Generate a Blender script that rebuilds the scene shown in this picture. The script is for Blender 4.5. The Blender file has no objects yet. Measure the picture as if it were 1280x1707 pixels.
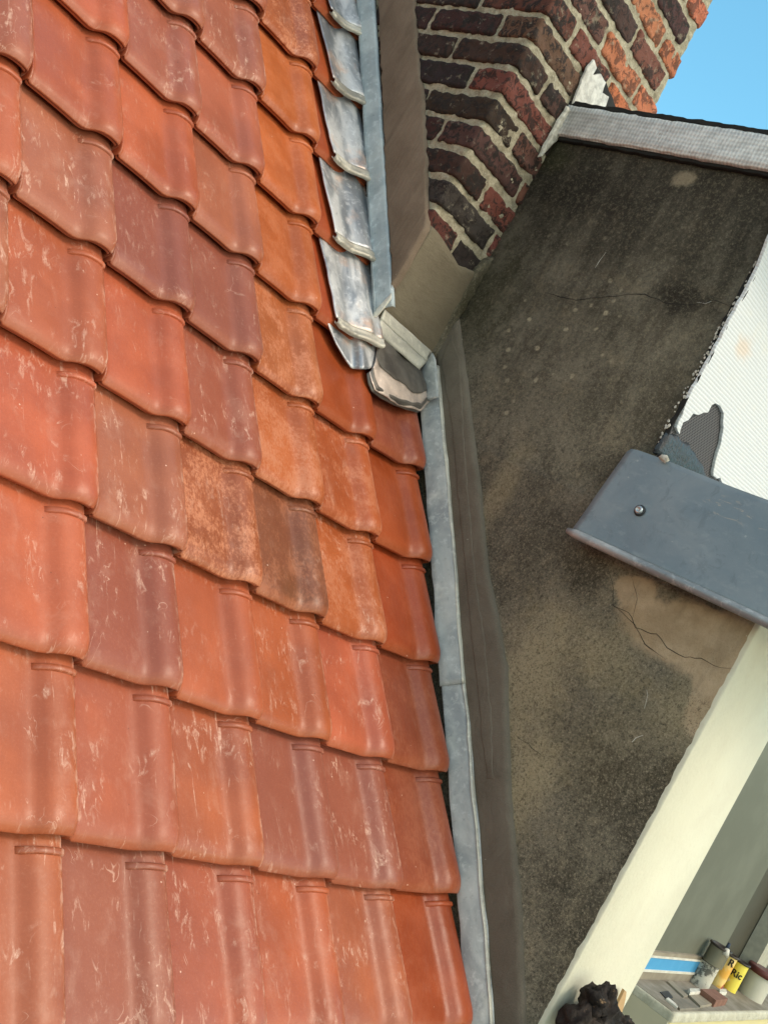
import bpy, math, random
from math import sin, cos, pi, radians
from mathutils import Vector, Matrix, noise as mnoise
from mathutils.geometry import tessellate_polygon
random.seed(7)
S = 0.2                      # one tile width = 0.20 m; all layout below is in tile widths
sc = bpy.context.scene
col = sc.collection

# ------------------------------------------------------------------ camera
F = 1852.687; CX, CY = 640.0, 853.5
R = ((0.5464221077942428, -0.6802289665716542, 0.4885810405141783),
     (0.33918609960275903, -0.3536510733896978, -0.8717130881916793),
     (0.7657517025441896, 0.6420432005132259, 0.03748144506355511))
CAM = Vector((-4.170927434, -5.251752213, 2.5601616095))
PITCH = 0.890433; G = 1.1912037558
cd = bpy.data.cameras.new('camera'); cam = bpy.data.objects.new('camera', cd); col.objects.link(cam)
r0, r1, r2 = (Vector(r) for r in R)
cam.matrix_world = Matrix(((r0.x, -r1.x, -r2.x, CAM.x*S), (r0.y, -r1.y, -r2.y, CAM.y*S),
                           (r0.z, -r1.z, -r2.z, CAM.z*S), (0, 0, 0, 1)))
cd.sensor_fit = 'HORIZONTAL'; cd.sensor_width = 36; cd.lens = F/1280*36
cd.clip_start = 0.02; cd.clip_end = 2000
sc.camera = cam

# ------------------------------------------------------------------ light
SUN_DIR = Vector((0.18, -1.0, 1.05)).normalized()      # towards the sun
w = bpy.data.worlds.new('World'); sc.world = w; w.use_nodes = True
nt = w.node_tree; bg = nt.nodes['Background']
sky = nt.nodes.new('ShaderNodeTexSky'); sky.sky_type = 'NISHITA'; sky.sun_disc = False
sky.sun_elevation = math.asin(SUN_DIR.z); sky.sun_rotation = math.atan2(SUN_DIR.x, SUN_DIR.y)
sky.air_density = 1.0; sky.dust_density = 0.8; sky.ozone_density = 1.5
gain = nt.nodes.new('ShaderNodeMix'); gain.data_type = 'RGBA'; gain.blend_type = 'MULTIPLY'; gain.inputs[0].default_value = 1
# tint added to the sky: warm behind camera for the ambient light, cyan ahead
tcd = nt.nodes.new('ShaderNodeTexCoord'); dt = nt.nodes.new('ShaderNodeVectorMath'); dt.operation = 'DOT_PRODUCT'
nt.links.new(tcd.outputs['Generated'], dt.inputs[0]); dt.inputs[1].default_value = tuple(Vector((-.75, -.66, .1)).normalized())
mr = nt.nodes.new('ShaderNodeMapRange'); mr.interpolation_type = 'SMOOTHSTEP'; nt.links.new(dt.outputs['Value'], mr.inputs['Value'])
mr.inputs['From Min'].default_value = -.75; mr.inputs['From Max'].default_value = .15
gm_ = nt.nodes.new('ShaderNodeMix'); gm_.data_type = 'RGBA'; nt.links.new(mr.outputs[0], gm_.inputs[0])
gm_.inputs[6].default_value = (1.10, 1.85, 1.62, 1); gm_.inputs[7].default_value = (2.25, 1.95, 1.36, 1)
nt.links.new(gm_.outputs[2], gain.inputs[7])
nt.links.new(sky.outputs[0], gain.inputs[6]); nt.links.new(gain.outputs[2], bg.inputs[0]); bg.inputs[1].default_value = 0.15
sd = bpy.data.lights.new('sun', 'SUN'); sd.energy = 1.0; sd.angle = radians(14); sd.color = (1.0, 0.87, 0.72)
sun = bpy.data.objects.new('sun', sd); col.objects.link(sun)
sun.rotation_euler = SUN_DIR.to_track_quat('Z', 'Y').to_euler(); sun.location = (0, -3, 6)
sc.view_settings.view_transform = 'Standard'; sc.view_settings.look = 'None'
sc.view_settings.gamma = 1; sc.view_settings.exposure = 0.30

# ------------------------------------------------------------------ geometry helpers
def ray(u, v):
    a, b = (u-CX)/F, (v-CY)/F
    return r0*a + r1*b + r2
def hit(u, v, n, d):
    n = Vector(n); r = ray(u, v)
    return CAM + r*((d - n.dot(CAM))/n.dot(r))
def onx(u, v, x): return hit(u, v, (1, 0, 0), x)
def ony(u, v, y): return hit(u, v, (0, 1, 0), y)
def onz(u, v, z): return hit(u, v, (0, 0, 1), z)
RN = Vector((0, -sin(PITCH), cos(PITCH)))
RD = Vector((0, cos(PITCH), sin(PITCH)))
def onr(u, v, h=0): return hit(u, v, RN, h)
def rp(x, s, h): return Vector((x, 0, 0)) + RD*s + RN*h       # roof coordinates
def proj(X):
    q = X - CAM; z = r2.dot(q)
    return CX + F*r0.dot(q)/z, CY + F*r1.dot(q)/z
def nz(p, sc_=1.0): return mnoise.noise(Vector(p)*sc_)

def mk(name, V, Fc, mat, parent=None, org=None, smooth=True, uv=None, colr=None):
    """link one mesh object; V in tile widths, world coordinates"""
    if parent is not None: o0 = Vector(parent['_o'])
    else:
        if org is None:
            o0 = Vector((0, 0, 0))
            for v in V: o0 += Vector(v)
            o0 = o0/len(V)
            o0.z = min(v[2] for v in V)
        else: o0 = Vector(org)
    me = bpy.data.meshes.new(name)
    me.from_pydata([tuple((Vector(v)-o0)*S) for v in V], [], Fc)
    me.update()
    if smooth:
        for p in me.polygons: p.use_smooth = True
    if uv:
        l = me.uv_layers.new(name='UVMap')
        for lp in me.loops: l.data[lp.index].uv = uv[lp.vertex_index]
    if colr:
        a = me.color_attributes.new('col', 'FLOAT_COLOR', 'POINT')
        for k, c in enumerate(colr): a.data[k].color = (*c, 1)
    me.materials.append(mat)
    o = bpy.data.objects.new(name, me); col.objects.link(o)
    if parent is None: o.location = o0*S
    else: o.parent = parent
    return o
def tag(o, label, cat, group=None, kind=None):
    if label: o['label'] = label
    if cat: o['category'] = cat
    if group: o['group'] = group
    if kind: o['kind'] = kind
    return o
def empty(name, org, label, cat, group=None):
    o = bpy.data.objects.new(name, None); col.objects.link(o); o.empty_display_size = .02
    o.location = Vector(org)*S; o['_o'] = list(org)
    return tag(o, label, cat, group)
def grid(nu, nv, fn, close_u=False):
    V = []; Fc = []
    for a in range(nu):
        for b in range(nv): V.append(fn(a/(nu-1), b/(nv-1)))
    for a in range(nu-1):
        for b in range(nv-1):
            Fc.append((a*nv+b, (a+1)*nv+b, (a+1)*nv+b+1, a*nv+b+1))
    return V, Fc
def thicken(V, Fc, nu, nv, off):
    """close a grid sheet into a thin solid"""
    n = len(V); V2 = [Vector(v)+off for v in V]
    W = list(V)+V2; Q = list(Fc)+[tuple(reversed([i+n for i in f])) for f in Fc]
    for a in range(nu-1):
        Q.append((a*nv, a*nv+n, (a+1)*nv+n, (a+1)*nv)); e = nv-1
        Q.append((a*nv+e, (a+1)*nv+e, (a+1)*nv+e+n, a*nv+e+n))
    for b in range(nv-1):
        Q.append((b, b+1, b+1+n, b+n)); e = (nu-1)*nv
        Q.append((e+b, e+b+n, e+b+1+n, e+b+1))
    return W, Q
def box(x0, x1, y0, y1, z0, z1):
    V = [(x, y, z) for x in (x0, x1) for y in (y0, y1) for z in (z0, z1)]
    return V, [(0, 1, 3, 2), (4, 6, 7, 5), (0, 4, 5, 1), (2, 3, 7, 6), (0, 2, 6, 4), (1, 5, 7, 3)]
def join(*parts):
    V = []; Fc = []
    for v, f in parts:
        n = len(V); V += list(v); Fc += [tuple(i+n for i in q) for q in f]
    return V, Fc
def rag(pts, step=.06, amp=.01, seed=0, closed=True):
    """subdivide an outline of 3-D points and roughen it"""
    out = []; n = len(pts)
    for i in range(n if closed else n-1):
        a, b = Vector(pts[i]), Vector(pts[(i+1) % n]); k = max(1, int((b-a).length/step))
        for j in range(k):
            p = a.lerp(b, j/k)
            q = p*7 + Vector((seed*3.1, seed*1.7, seed))
            out.append(p + Vector((nz(q, 1.3), nz(q+Vector((9, 3, 1)), 1.3), nz(q+Vector((2, 17, 5)), 1.3)))*amp)
    if not closed: out.append(Vector(pts[-1]))
    return out
def slab(pts, nrm, t, bev=0.0, flat=None):
    """solid from an outline: front at pts+nrm*t, back at pts; bev rounds the front rim"""
    nrm = Vector(nrm).normalized(); pts = [Vector(p) for p in pts]
    if flat is not None: pts = [p - nrm*(p.dot(nrm)-flat) for p in pts]
    n = len(pts); area = Vector((0, 0, 0))
    for i in range(n): area += pts[i].cross(pts[(i+1) % n])
    if area.dot(nrm) < 0: pts.reverse()
    rings = [pts]
    if bev > 0:
        ins = []
        for i in range(n):
            tdir = (pts[(i+1) % n]-pts[i-1]).normalized(); ins.append(nrm.cross(tdir))
        rings.append([p + nrm*(t*.55) + q*bev*.15 for p, q in zip(pts, ins)])
        rings.append([p + nrm*(t*.88) + q*bev*.5 for p, q in zip(pts, ins)])
        rings.append([p + nrm*t + q*bev for p, q in zip(pts, ins)])
    else: rings.append([p + nrm*t for p in pts])
    V = [p for r in rings for p in r]; Fc = []
    for k in range(len(rings)-1):
        for i in range(n):
            j = (i+1) % n
            Fc.append((k*n+i, k*n+j, (k+1)*n+j, (k+1)*n+i))
    b = (len(rings)-1)*n
    for tri in tessellate_polygon([rings[-1]]):
        q = tuple(b+i for i in tri)
        if (V[q[1]]-V[q[0]]).cross(V[q[2]]-V[q[0]]).dot(nrm) < 0: q = q[::-1]
        Fc.append(q)
    return V, Fc
def lathe(prof, c, n=28, ax=Vector((0, 0, 1))):
    V = []; Fc = []
    for r, z in prof:
        for k in range(n):
            a = 2*pi*k/n; V.append(Vector((c[0]+r*cos(a), c[1]+r*sin(a), c[2]+z)))
    m = len(prof)
    for i in range(m-1):
        for k in range(n):
            j = (k+1) % n; Fc.append((i*n+k, i*n+j, (i+1)*n+j, (i+1)*n+k))
    Fc.append(tuple(range((m-1)*n, m*n))); Fc.append(tuple(reversed(range(n))))
    return V, Fc
def tube(pts, rad, n=10):
    V = []; Fc = []; m = len(pts)
    for i, p in enumerate(pts):
        t = (Vector(pts[min(i+1, m-1)])-Vector(pts[max(i-1, 0)])).normalized()
        a = t.orthogonal().normalized() if abs(t.z) > .9 else t.cross(Vector((0, 0, 1))).normalized(); b = t.cross(a)
        r = rad[i] if isinstance(rad, (list, tuple)) else rad
        for k in range(n): V.append(Vector(p)+(a*cos(2*pi*k/n)+b*sin(2*pi*k/n))*r)
    for i in range(m-1):
        for k in range(n):
            j = (k+1) % n; Fc.append((i*n+k, i*n+j, (i+1)*n+j, (i+1)*n+k))
    Fc.append(tuple(reversed(range(n)))); Fc.append(tuple(range((m-1)*n, m*n)))
    return V, Fc

# ------------------------------------------------------------------ material helpers
class M:
    def __init__(s, name, rough=.6, metal=0.0, spec=.5):
        s.m = bpy.data.materials.new(name); s.m.use_nodes = True; s.t = s.m.node_tree
        s.b = s.t.nodes['Principled BSDF']
        s.b.inputs['Roughness'].default_value = rough; s.b.inputs['Metallic'].default_value = metal
        s.b.inputs['Specular IOR Level'].default_value = spec
        s._pos = None
    def n(s, typ, **k):
        x = s.t.nodes.new(typ)
        for a, b in k.items(): setattr(x, a, b)
        return x
    def set(s, inp, v):
        if hasattr(v, 'links') or isinstance(v, bpy.types.NodeSocket): s.t.links.new(v, inp)
        else:
            if isinstance(v, (tuple, list)) and len(v) == 3 and inp.type == 'RGBA': v = (*v, 1)
            inp.default_value = v
    def pos(s):
        if s._pos is None: s._pos = s.n('ShaderNodeNewGeometry').outputs['Position']
        return s._pos
    def math(s, op, a, b=0.0, clamp=False):
        x = s.n('ShaderNodeMath', operation=op, use_clamp=clamp); s.set(x.inputs[0], a); s.set(x.inputs[1], b); return x.outputs[0]
    def mul(s, a, b): return s.math('MULTIPLY', a, b)
    def add(s, a, b): return s.math('ADD', a, b)
    def vec(s, op, a, b):
        x = s.n('ShaderNodeVectorMath', operation=op); s.set(x.inputs[0], a); s.set(x.inputs[1], b); return x.outputs[0]
    def scale(s, v, k): return s.vec('MULTIPLY', v, k)
    def noise(s, v=None, scale=5, detail=4, rough=.55, dist=0.0, out=0):
        x = s.n('ShaderNodeTexNoise'); s.set(x.inputs['Vector'], v if v is not None else s.pos())
        x.inputs['Scale'].default_value = scale; x.inputs['Detail'].default_value = detail
        x.inputs['Roughness'].default_value = rough; x.inputs['Distortion'].default_value = dist
        return x.outputs[out]
    def vor(s, v=None, scale=5, feature='F1', rnd=1.0, out=0):
        x = s.n('ShaderNodeTexVoronoi', feature=feature); s.set(x.inputs['Vector'], v if v is not None else s.pos())
        x.inputs['Scale'].default_value = scale; x.inputs['Randomness'].default_value = rnd; return x.outputs[out]
    def ss(s, v, a, b, lo=0.0, hi=1.0):
        x = s.n('ShaderNodeMapRange', interpolation_type='SMOOTHSTEP'); s.set(x.inputs['Value'], v)
        x.inputs['From Min'].default_value = a; x.inputs['From Max'].default_value = b
        x.inputs['To Min'].default_value = lo; x.inputs['To Max'].default_value = hi; return x.outputs[0]
    def mix(s, f, a, b, mode='MIX'):
        x = s.n('ShaderNodeMix', data_type='RGBA', blend_type=mode); s.set(x.inputs[0], f); s.set(x.inputs[6], a); s.set(x.inputs[7], b); return x.outputs[2]
    def sep(s, v):
        x = s.n('ShaderNodeSeparateXYZ'); s.set(x.inputs[0], v); return x.outputs
    def comb(s, a, b, c):
        x = s.n('ShaderNodeCombineXYZ'); s.set(x.inputs[0], a); s.set(x.inputs[1], b); s.set(x.inputs[2], c); return x.outputs[0]
    def attr(s, name, typ='GEOMETRY', out='Fac'):
        x = s.n('ShaderNodeAttribute', attribute_type=typ, attribute_name=name); return x.outputs[out]
    def color(s, v): s.set(s.b.inputs['Base Color'], v)
    def roughness(s, v): s.set(s.b.inputs['Roughness'], v)
    def bump(s, h, strength=.4, dist=.002, prev=None):
        x = s.n('ShaderNodeBump'); x.inputs['Strength'].default_value = strength; x.inputs['Distance'].default_value = dist
        s.set(x.inputs['Height'], h)
        if prev is not None: s.t.links.new(prev, x.inputs['Normal'])
        s.t.links.new(x.outputs[0], s.b.inputs['Normal']); return x.outputs[0]
    def blob(s, c, rad, soft=.4, nzv=None):
        """soft-edged stain: ellipsoid mask round a point c (tile widths), roughened by nzv (0..1)"""
        v = s.vec('SUBTRACT', s.pos(), tuple(Vector(c)*S)); v = s.vec('DIVIDE', v, tuple(Vector(rad)*S))
        x = s.n('ShaderNodeVectorMath', operation='LENGTH'); s.set(x.inputs[0], v); d = x.outputs['Value']
        if nzv is not None: d = s.add(d, s.math('MULTIPLY_ADD', nzv, 1.0) if False else s.mul(s.math('SUBTRACT', nzv, .5), 1.6))
        return s.ss(d, 1.0, 1.0-soft, 0, 1)

# --- clay
def clay():
    m = M('fired_clay', .42); uv = m.n('ShaderNodeUVMap').outputs[0]
    oi = m.n('ShaderNodeObjectInfo'); rnd = m.mul(oi.outputs['Random'], 37.0)
    off = m.comb(rnd, m.mul(rnd, 1.7), m.mul(rnd, .6)); P = m.vec('ADD', uv, off)
    s_ = m.sep(uv); tt, ss = s_[0], s_[1]
    plum = m.attr('plum', 'OBJECT'); scuff = m.attr('scuff', 'OBJECT'); mott = m.attr('mottle', 'OBJECT')
    base = oi.outputs['Color']
    big = m.noise(P, 1.5, 3, .5)
    c = m.mix(m.ss(big, .3, .7), m.mix(1.0, base, (.84, .80, .80), 'MULTIPLY'), m.mix(1.0, base, (1.12, 1.1, 1.05), 'MULTIPLY'))
    pm = m.ss(m.add(m.noise(m.vec('ADD', P, (5, 8, 2)), 1.3, 3, .5), m.mul(plum, .35)), .5, .75)
    c = m.mix(m.math('MULTIPLY', pm, m.mul(plum, .55), True), c, (.26, .078, .052))
    # darker grey band beside the roll on some tiles
    rb = m.mul(m.ss(tt, .5, .62), m.ss(tt, .8, .66)); c = m.mix(m.mul(rb, .07), c, (.20, .085, .06))
    # orange unflashed nose
    nose = m.ss(m.add(ss, m.mul(m.noise(P, 5, 3), .05)), .15, .05)
    c = m.mix(m.mul(nose, .5), c, (.34, .088, .030))
    # grainy buff mottle
    mg = m.noise(m.scale(P, (1, .55, 1)), 38, 5, .75); mb = m.noise(P, 3.0, 4, .6)
    mm = m.mul(m.mul(m.ss(m.add(m.mul(mg, .6), m.mul(mb, .5)), .5, .66), mott), .75)
    c = m.mix(mm, c, (.58, .225, .12))
    # chalk scuffs
    patch = m.ss(m.noise(m.vec('ADD', P, (3, 1, 7)), 2.9, 3, .5), .48, .60)
    st = m.ss(m.noise(m.scale(P, (2.2, .8, 1)), 7, 10, .72, .9), .52, .63)
    fine = m.ss(m.noise(m.scale(P, (1.5, .8, 1)), 34, 6, .7, 1.0), .5, .75)
    a = m.mul(m.mul(st, patch), m.add(.30, m.mul(fine, .8)))
    n2 = m.noise(m.scale(P, (1, .45, 1)), 3.2, 3, .55, 2.2)
    line = m.ss(m.math('ABSOLUTE', m.math('SUBTRACT', n2, .5)), .012, .002)
    lpatch = m.ss(m.noise(m.vec('ADD', P, (11, 4, 1)), 3.4, 2), .55, .68)
    b = m.mul(m.mul(line, lpatch), .40)
    edge = m.mul(m.ss(tt, .9, .985), m.ss(m.noise(m.scale(P, (1, .5, 1)), 14, 5, .7), .46, .62))
    n3 = m.noise(m.vec('ADD', m.scale(P, (4.5, .5, 1)), (7, 2, 5)), 2.4, 3, .6, .6)
    drip = m.mul(m.ss(n3, .66, .72), m.mul(m.ss(m.noise(P, 24, 4, .7), .35, .6), .55))
    film = m.mul(m.ss(m.noise(m.vec('ADD', m.scale(P, (1, .6, 1)), (1, 9, 3)), 4.5, 7, .68, .3), .50, .72), .11)
    k = m.add(m.add(a, b), m.add(m.mul(edge, .5), m.add(drip, film)))
    k = m.math('MULTIPLY', k, m.mul(scuff, 1.2), True)
    vd = m.vor(P, 6.5); dots = m.mul(m.ss(vd, .055, .035), m.ss(m.noise(P, 4.0, 1), .52, .56))
    vk = m.vor(m.vec('ADD', P, (3, 3, 3)), 5.0); dk = m.mul(m.ss(vk, .028, .016), .8)
    k = m.math('MAXIMUM', m.mul(k, .8), m.mul(dots, .8))
    c = m.mix(k, c, (.80, .52, .40))
    c = m.mix(dk, c, (.06, .03, .02))
    g = m.noise(P, 60, 5, .75); c = m.mix(m.ss(g, .5, .75, 0, .30), c, (.26, .075, .035)); c = m.mix(m.ss(g, .46, .3, 0, .22), c, (.62, .28, .17))
    m.color(c); m.roughness(m.add(m.ss(big, .2, .8, .33, .45), m.mul(k, .25)))
    n1 = m.bump(m.noise(P, 45, 6, .7), .22, .0013); m.bump(m.noise(P, 3.5, 3), .5, .0035, n1)
    return m.m
CLAY = clay()

def mat_cement(name, c1, c2, stroke=(1, 1, 1)):
    m = M(name, .9, spec=.25); P = m.pos()
    a = m.noise(P, 9, 6, .6); c = m.mix(m.ss(a, .3, .7), c1, c2)
    g = m.noise(P, 420, 3, .7); c = m.mix(m.ss(g, .35, .75, 0, .35), c, tuple(min(1, x*1.5) for x in c2))
    st = m.noise(m.scale(P, stroke), 26, 5, .65, .4)
    c = m.mix(m.ss(st, .55, .75, 0, .45), c, tuple(x*.62 for x in c1))
    pd = m.ss(m.vor(P, 46), .06, .03); pd = m.mul(pd, m.ss(m.noise(P, 30, 2), .6, .64)); c = m.mix(pd, c, (.62, .58, .48))
    m.color(c); n = m.bump(g, .5, .0012); m.bump(st, .9, .008, n); return m.m
CEM_A = mat_cement('brown_cement', (.150, .110, .078), (.20, .150, .110), (1, 1, .12))
CEM_B = mat_cement('damp_cement', (.135, .112, .078), (.185, .155, .108), (.25, 1, .6))
CEM_D = mat_cement('grey_cement', (.122, .102, .078), (.165, .141, .110), (1, .35, .35))

def mat_mortar():
    m = M('lime_mortar', .95, spec=.2); P = m.pos()
    c = m.mix(m.ss(m.noise(P, 40, 6, .7), .3, .7), (.25, .22, .155), (.50, .455, .34))
    g = m.noise(P, 260, 3, .7); c = m.mix(m.ss(g, .55, .75, 0, .5), c, (.75, .70, .58)); c = m.mix(m.ss(g, .42, .3, 0, .7), c, (.10, .085, .06))
    m.color(c); n = m.bump(g, .8, .003); m.bump(m.noise(P, 60, 5, .7), .9, .006, n); return m.m
MORTAR = mat_mortar()
def mat_brick():
    m = M('old_brick', .85, spec=.3); P = m.pos(); c = m.attr('col', out='Color')
    pit = m.noise(P, 48, 7, .74, .8); g = m.noise(P, 330, 3, .7)
    big = m.noise(P, 16, 4, .6)
    c = m.mix(m.ss(big, .35, .7, 0, .35), c, m.mix(1.0, c, (1.5, 1.25, 1.1), 'MULTIPLY'))
    sep_ = m.sep(m.attr('col', out='Vector'))[0]
    amt = m.ss(sep_, .05, .30, .97, .70)                # dark bricks crust over more
    dk = m.mul(m.ss(m.add(m.mul(pit, .7), m.mul(big, .3)), .535, .49), 1.0)
    c = m.mix(m.mul(m.math('SUBTRACT', 1.0, dk), amt), c, (.022, .017, .015))
    c = m.mix(m.ss(g, .66, .8, 0, .5), c, (.42, .32, .25)); c = m.mix(m.mul(m.ss(m.noise(P, 34, 7, .75), .57, .66), .5), c, (.36, .32, .235))
    m.color(c); n = m.bump(g, .5, .0015); m.bump(pit, 1.0, .006, n); return m.m
BRICK = mat_brick()

DX = 6.27
def mat_dwall():
    m = M('weathered_render', .95, spec=.2); P = m.pos()
    n1 = m.noise(P, 5, 6, .62, .3); n2 = m.noise(P, 14, 6, .65); g = m.noise(P, 230, 4, .78); g2 = m.noise(P, 120, 3, .6)
    vs = m.noise(m.scale(P, (1, 1, .16)), 16, 5, .6)
    dark = (.026, .022, .017); brown = (.205, .180, .136); beige = (.50, .41, .25)
    c = m.mix(m.ss(n1, .38, .62), (.125, .110, .082), brown); c = m.mix(m.mul(m.ss(n2, .54, .64), .55), c, (.24, .20, .14)); c = m.mix(m.mul(m.ss(n2, .46, .38), .35), c, (.045, .038, .028))
    # lighter, less grown-over render low down near the fillet and under the metal sheet
    def at(u, v): return onx(u, v, DX)
    B = [((885, 1120), (.6, .8, 1.3), .5), ((880, 1290), (.6, .5, .9), .55), ((1010, 1090), (.6, .7, .5), .38), ((830, 820), (.6, .28, .9), .42), ((1150, 1180), (.6, .55, .7), .4), ((1030, 1250), (.6, .8, .9), .22)]
    for q, rad, k in B: c = m.mix(m.mul(m.blob(at(*q), rad, .85, n2), k), c, beige)
    # clean pinkish patch sheltered by the metal sheet
    for q, rad, k in [((1125, 1055), (.6, .72, .42), .95), ((1200, 1090), (.6, .40, .46), .95), ((1185, 1160), (.6, .22, .5), .8), ((1060, 985), (.6, .35, .22), .8)]:
        c = m.mix(m.mul(m.blob(at(*q), rad, .28, n1), k), c, m.mix(m.ss(n2, .35, .7), (.44, .32, .20), (.58, .44, .30)))
    pk = None
    for q, rad in [((1125, 1055), (.6, .74, .44)), ((1200, 1090), (.6, .42, .48)), ((1060, 985), (.6, .35, .22))]:
        b_ = m.blob(at(*q), rad, .28, n1); pk = b_ if pk is None else m.math('MAXIMUM', pk, b_)
    npk = m.math('SUBTRACT', 1.0, m.mul(pk, .85))
    # black growth at the top, with streaks running down
    z = m.sep(P)[2]
    top = m.ss(m.add(m.mul(z, 1/S), m.mul(m.math('SUBTRACT', vs, .5), 6)), 5.2, 8.3)
    c = m.mix(m.mul(top, .82), c, dark)
    c = m.mix(m.mul(m.ss(vs, .54, .66), m.ss(m.mul(z, 1/S), 4.0, 6.5, .2, .55)), c, (.11, .092, .068))
    for q, rad, k in [((1150, 500), (.6, .6, .35), .8), ((960, 330), (.6, 1.2, .5), .6), ((1010, 640), (.6, .4, .5), .4), ((1080, 1330), (.6, 1.0, .9), .55), ((1000, 1560), (.6, .9, .9), .45), ((980, 960), (.6, .35, .5), .5)]:
        c = m.mix(m.mul(m.blob(at(*q), rad, .8, n2), k), c, dark)
    # lichen discs
    lv = m.n('ShaderNodeTexVoronoi', feature='F1'); m.set(lv.inputs['Vector'], m.vec('ADD', P, m.scale(m.noise(P, 60, 2, out=1), (.006, .006, .006)))); lv.inputs['Scale'].default_value = 26
    lr = m.sep(lv.outputs['Color'])
    disc = m.ss(m.math('SUBTRACT', lv.outputs['Distance'], m.mul(lr[0], .34)), -.02, -.14)
    disc = m.mul(disc, m.ss(lr[1], .45, .55)); lz = m.blob(at(930, 560), (.8, 1.35, 1.5), .6, n2)
    c = m.mix(m.mul(m.mul(disc, m.ss(g2, .3, .6, .5, 1)), m.add(m.mul(lz, .85), .15)), c, (.46, .40, .28))
    l2 = m.n('ShaderNodeTexVoronoi', feature='F1'); m.set(l2.inputs['Vector'], m.vec('ADD', P, m.scale(m.noise(P, 70, 3, out=1), (.007, .007, .007)))); l2.inputs['Scale'].default_value = 13
    q2 = m.sep(l2.outputs['Color']); d2 = m.ss(m.math('SUBTRACT', l2.outputs['Distance'], m.mul(q2[0], .26)), -.01, -.10)
    d2 = m.mul(m.mul(d2, m.ss(q2[1], .55, .62)), m.ss(g2, .32, .58, .35, 1)); c = m.mix(m.mul(d2, m.mul(m.blob(at(930, 580), (.8, 1.1, 1.3), .6, n2), .95)), c, (.52, .45, .32))
    lw = m.mul(m.ss(m.vor(P, 70), .2, .06), m.ss(n2, .52, .62)); c = m.mix(m.mul(lw, m.add(.15, m.mul(lz, .5))), c, (.22, .19, .125))
    # greenish algae along the chimney
    c = m.mix(m.mul(m.blob(at(800, 500), (.6, .7, 1.0), .9, n2), .5), c, (.055, .052, .020))
    c = m.mix(m.mul(m.blob(at(905, 255), (.6, .8, .35), .9, n2), .5), c, (.085, .085, .035))
    c = m.mix(m.mul(m.blob(at(1140, 297), (.4, .20, .12), .6, n2), .9), c, (.32, .26, .18))
    # roughcast salt and pepper
    zm = m.ss(m.mul(z, 1/S), 6.5, 3.2, .35, 1.0)
    c = m.mix(m.mul(m.ss(g, .53, .66), m.mul(m.mul(zm, npk), .8)), c, m.mix(.65, c, (.50, .42, .30)))
    c = m.mix(m.mul(m.ss(g, .47, .36), m.mul(m.mul(zm, npk), .6)), c, (.012, .010, .008))
    sp = m.noise(P, 95, 5, .8); c = m.mix(m.mul(m.ss(sp, .53, .62, 0, .30), npk), c, m.mix(.7, c, (.40, .34, .24))); c = m.mix(m.mul(m.ss(sp, .47, .38, 0, .35), npk), c, (.02, .017, .013))
    m.color(c); n = m.bump(g, 1.0, .004); m.bump(n2, .4, .004, n); return m.m
DWALL = mat_dwall()

def mat_lead(name, c1, c2, c3, rough=.42, metal=.75, stroke=(1, .3, .3), warm=.5):
    m = M(name, rough, metal); P = m.pos()
    a = m.noise(m.scale(P, stroke), 18, 5, .6, .5); b = m.noise(P, 55, 5, .7)
    c = m.mix(m.ss(a, .38, .62), c1, c2); c = m.mix(m.mul(m.ss(m.noise(m.vec('ADD', P, (3, 2, 1)), 9, 4, .6), .52, .7), warm), c, c3)
    c = m.mix(m.ss(b, .52, .66, 0, .45), c, tuple(min(1, x*1.35) for x in c2))
    c = m.mix(m.ss(b, .42, .28, 0, .4), c, tuple(x*.5 for x in c1))
    m.color(c); m.roughness(m.ss(a, .3, .7, rough-.08, rough+.16))
    n = m.bump(b, .15, .001); m.bump(m.noise(m.scale(P, stroke), 26, 4), .6, .006, n); return m.m
LEAD_NEW = mat_lead('bright_lead', (.31, .33, .36), (.70, .70, .70), (.84, .58, .44), .44, .62, (1, .3, .3), .85)  # warm tint paints the tiles' pinkish reflection into the lead colour
LEAD_UP = mat_lead('blue_grey_lead', (.32, .38, .41), (.47, .53, .55), (.60, .63, .60), .6, .2, (1, .5, .5), .4)
LEAD_LOW = mat_lead('chalky_lead', (.30, .32, .33), (.50, .51, .50), (.66, .66, .61), .65, .15, (1, .35, .35), .8)
LEAD_B = mat_lead('white_bloomed_lead', (.44, .43, .38), (.62, .60, .52), (.70, .66, .54), .55, .3, (.3, 1, 1), .6)
LEAD_AP = mat_lead('bronzed_lead', (.48, .40, .35), (.74, .62, .54), (.82, .64, .52), .42, .55, (.6, .6, .6), .4)
LEAD_DK = mat_lead('dull_lead', (.11, .10, .09), (.19, .175, .155), (.24, .2, .17), .5, .6, (.6, .6, .6), .3)
RIM = mat_lead('worn_lead_edge', (.36, .34, .29), (.62, .59, .51), (.5, .42, .34), .5, .35, (.6, .6, .6), .3)
PALE = mat_lead('scraped_lead_edge', (.55, .54, .48), (.75, .73, .64), (.7, .6, .48), .55, .2, (1, .3, .3), .3)

def mat_plain(name, c1, c2=None, rough=.7, sc1=20, gs=300, bs=.3, spec=.4, bd=.001, metal=0):
    m = M(name, rough, metal, spec); P = m.pos(); c2 = c2 or tuple(x*.75 for x in c1)
    c = m.mix(m.ss(m.noise(P, sc1, 5, .6), .35, .68), c1, c2); m.color(c); m.bump(m.noise(P, gs, 3, .6), bs, bd); return m.m

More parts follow.
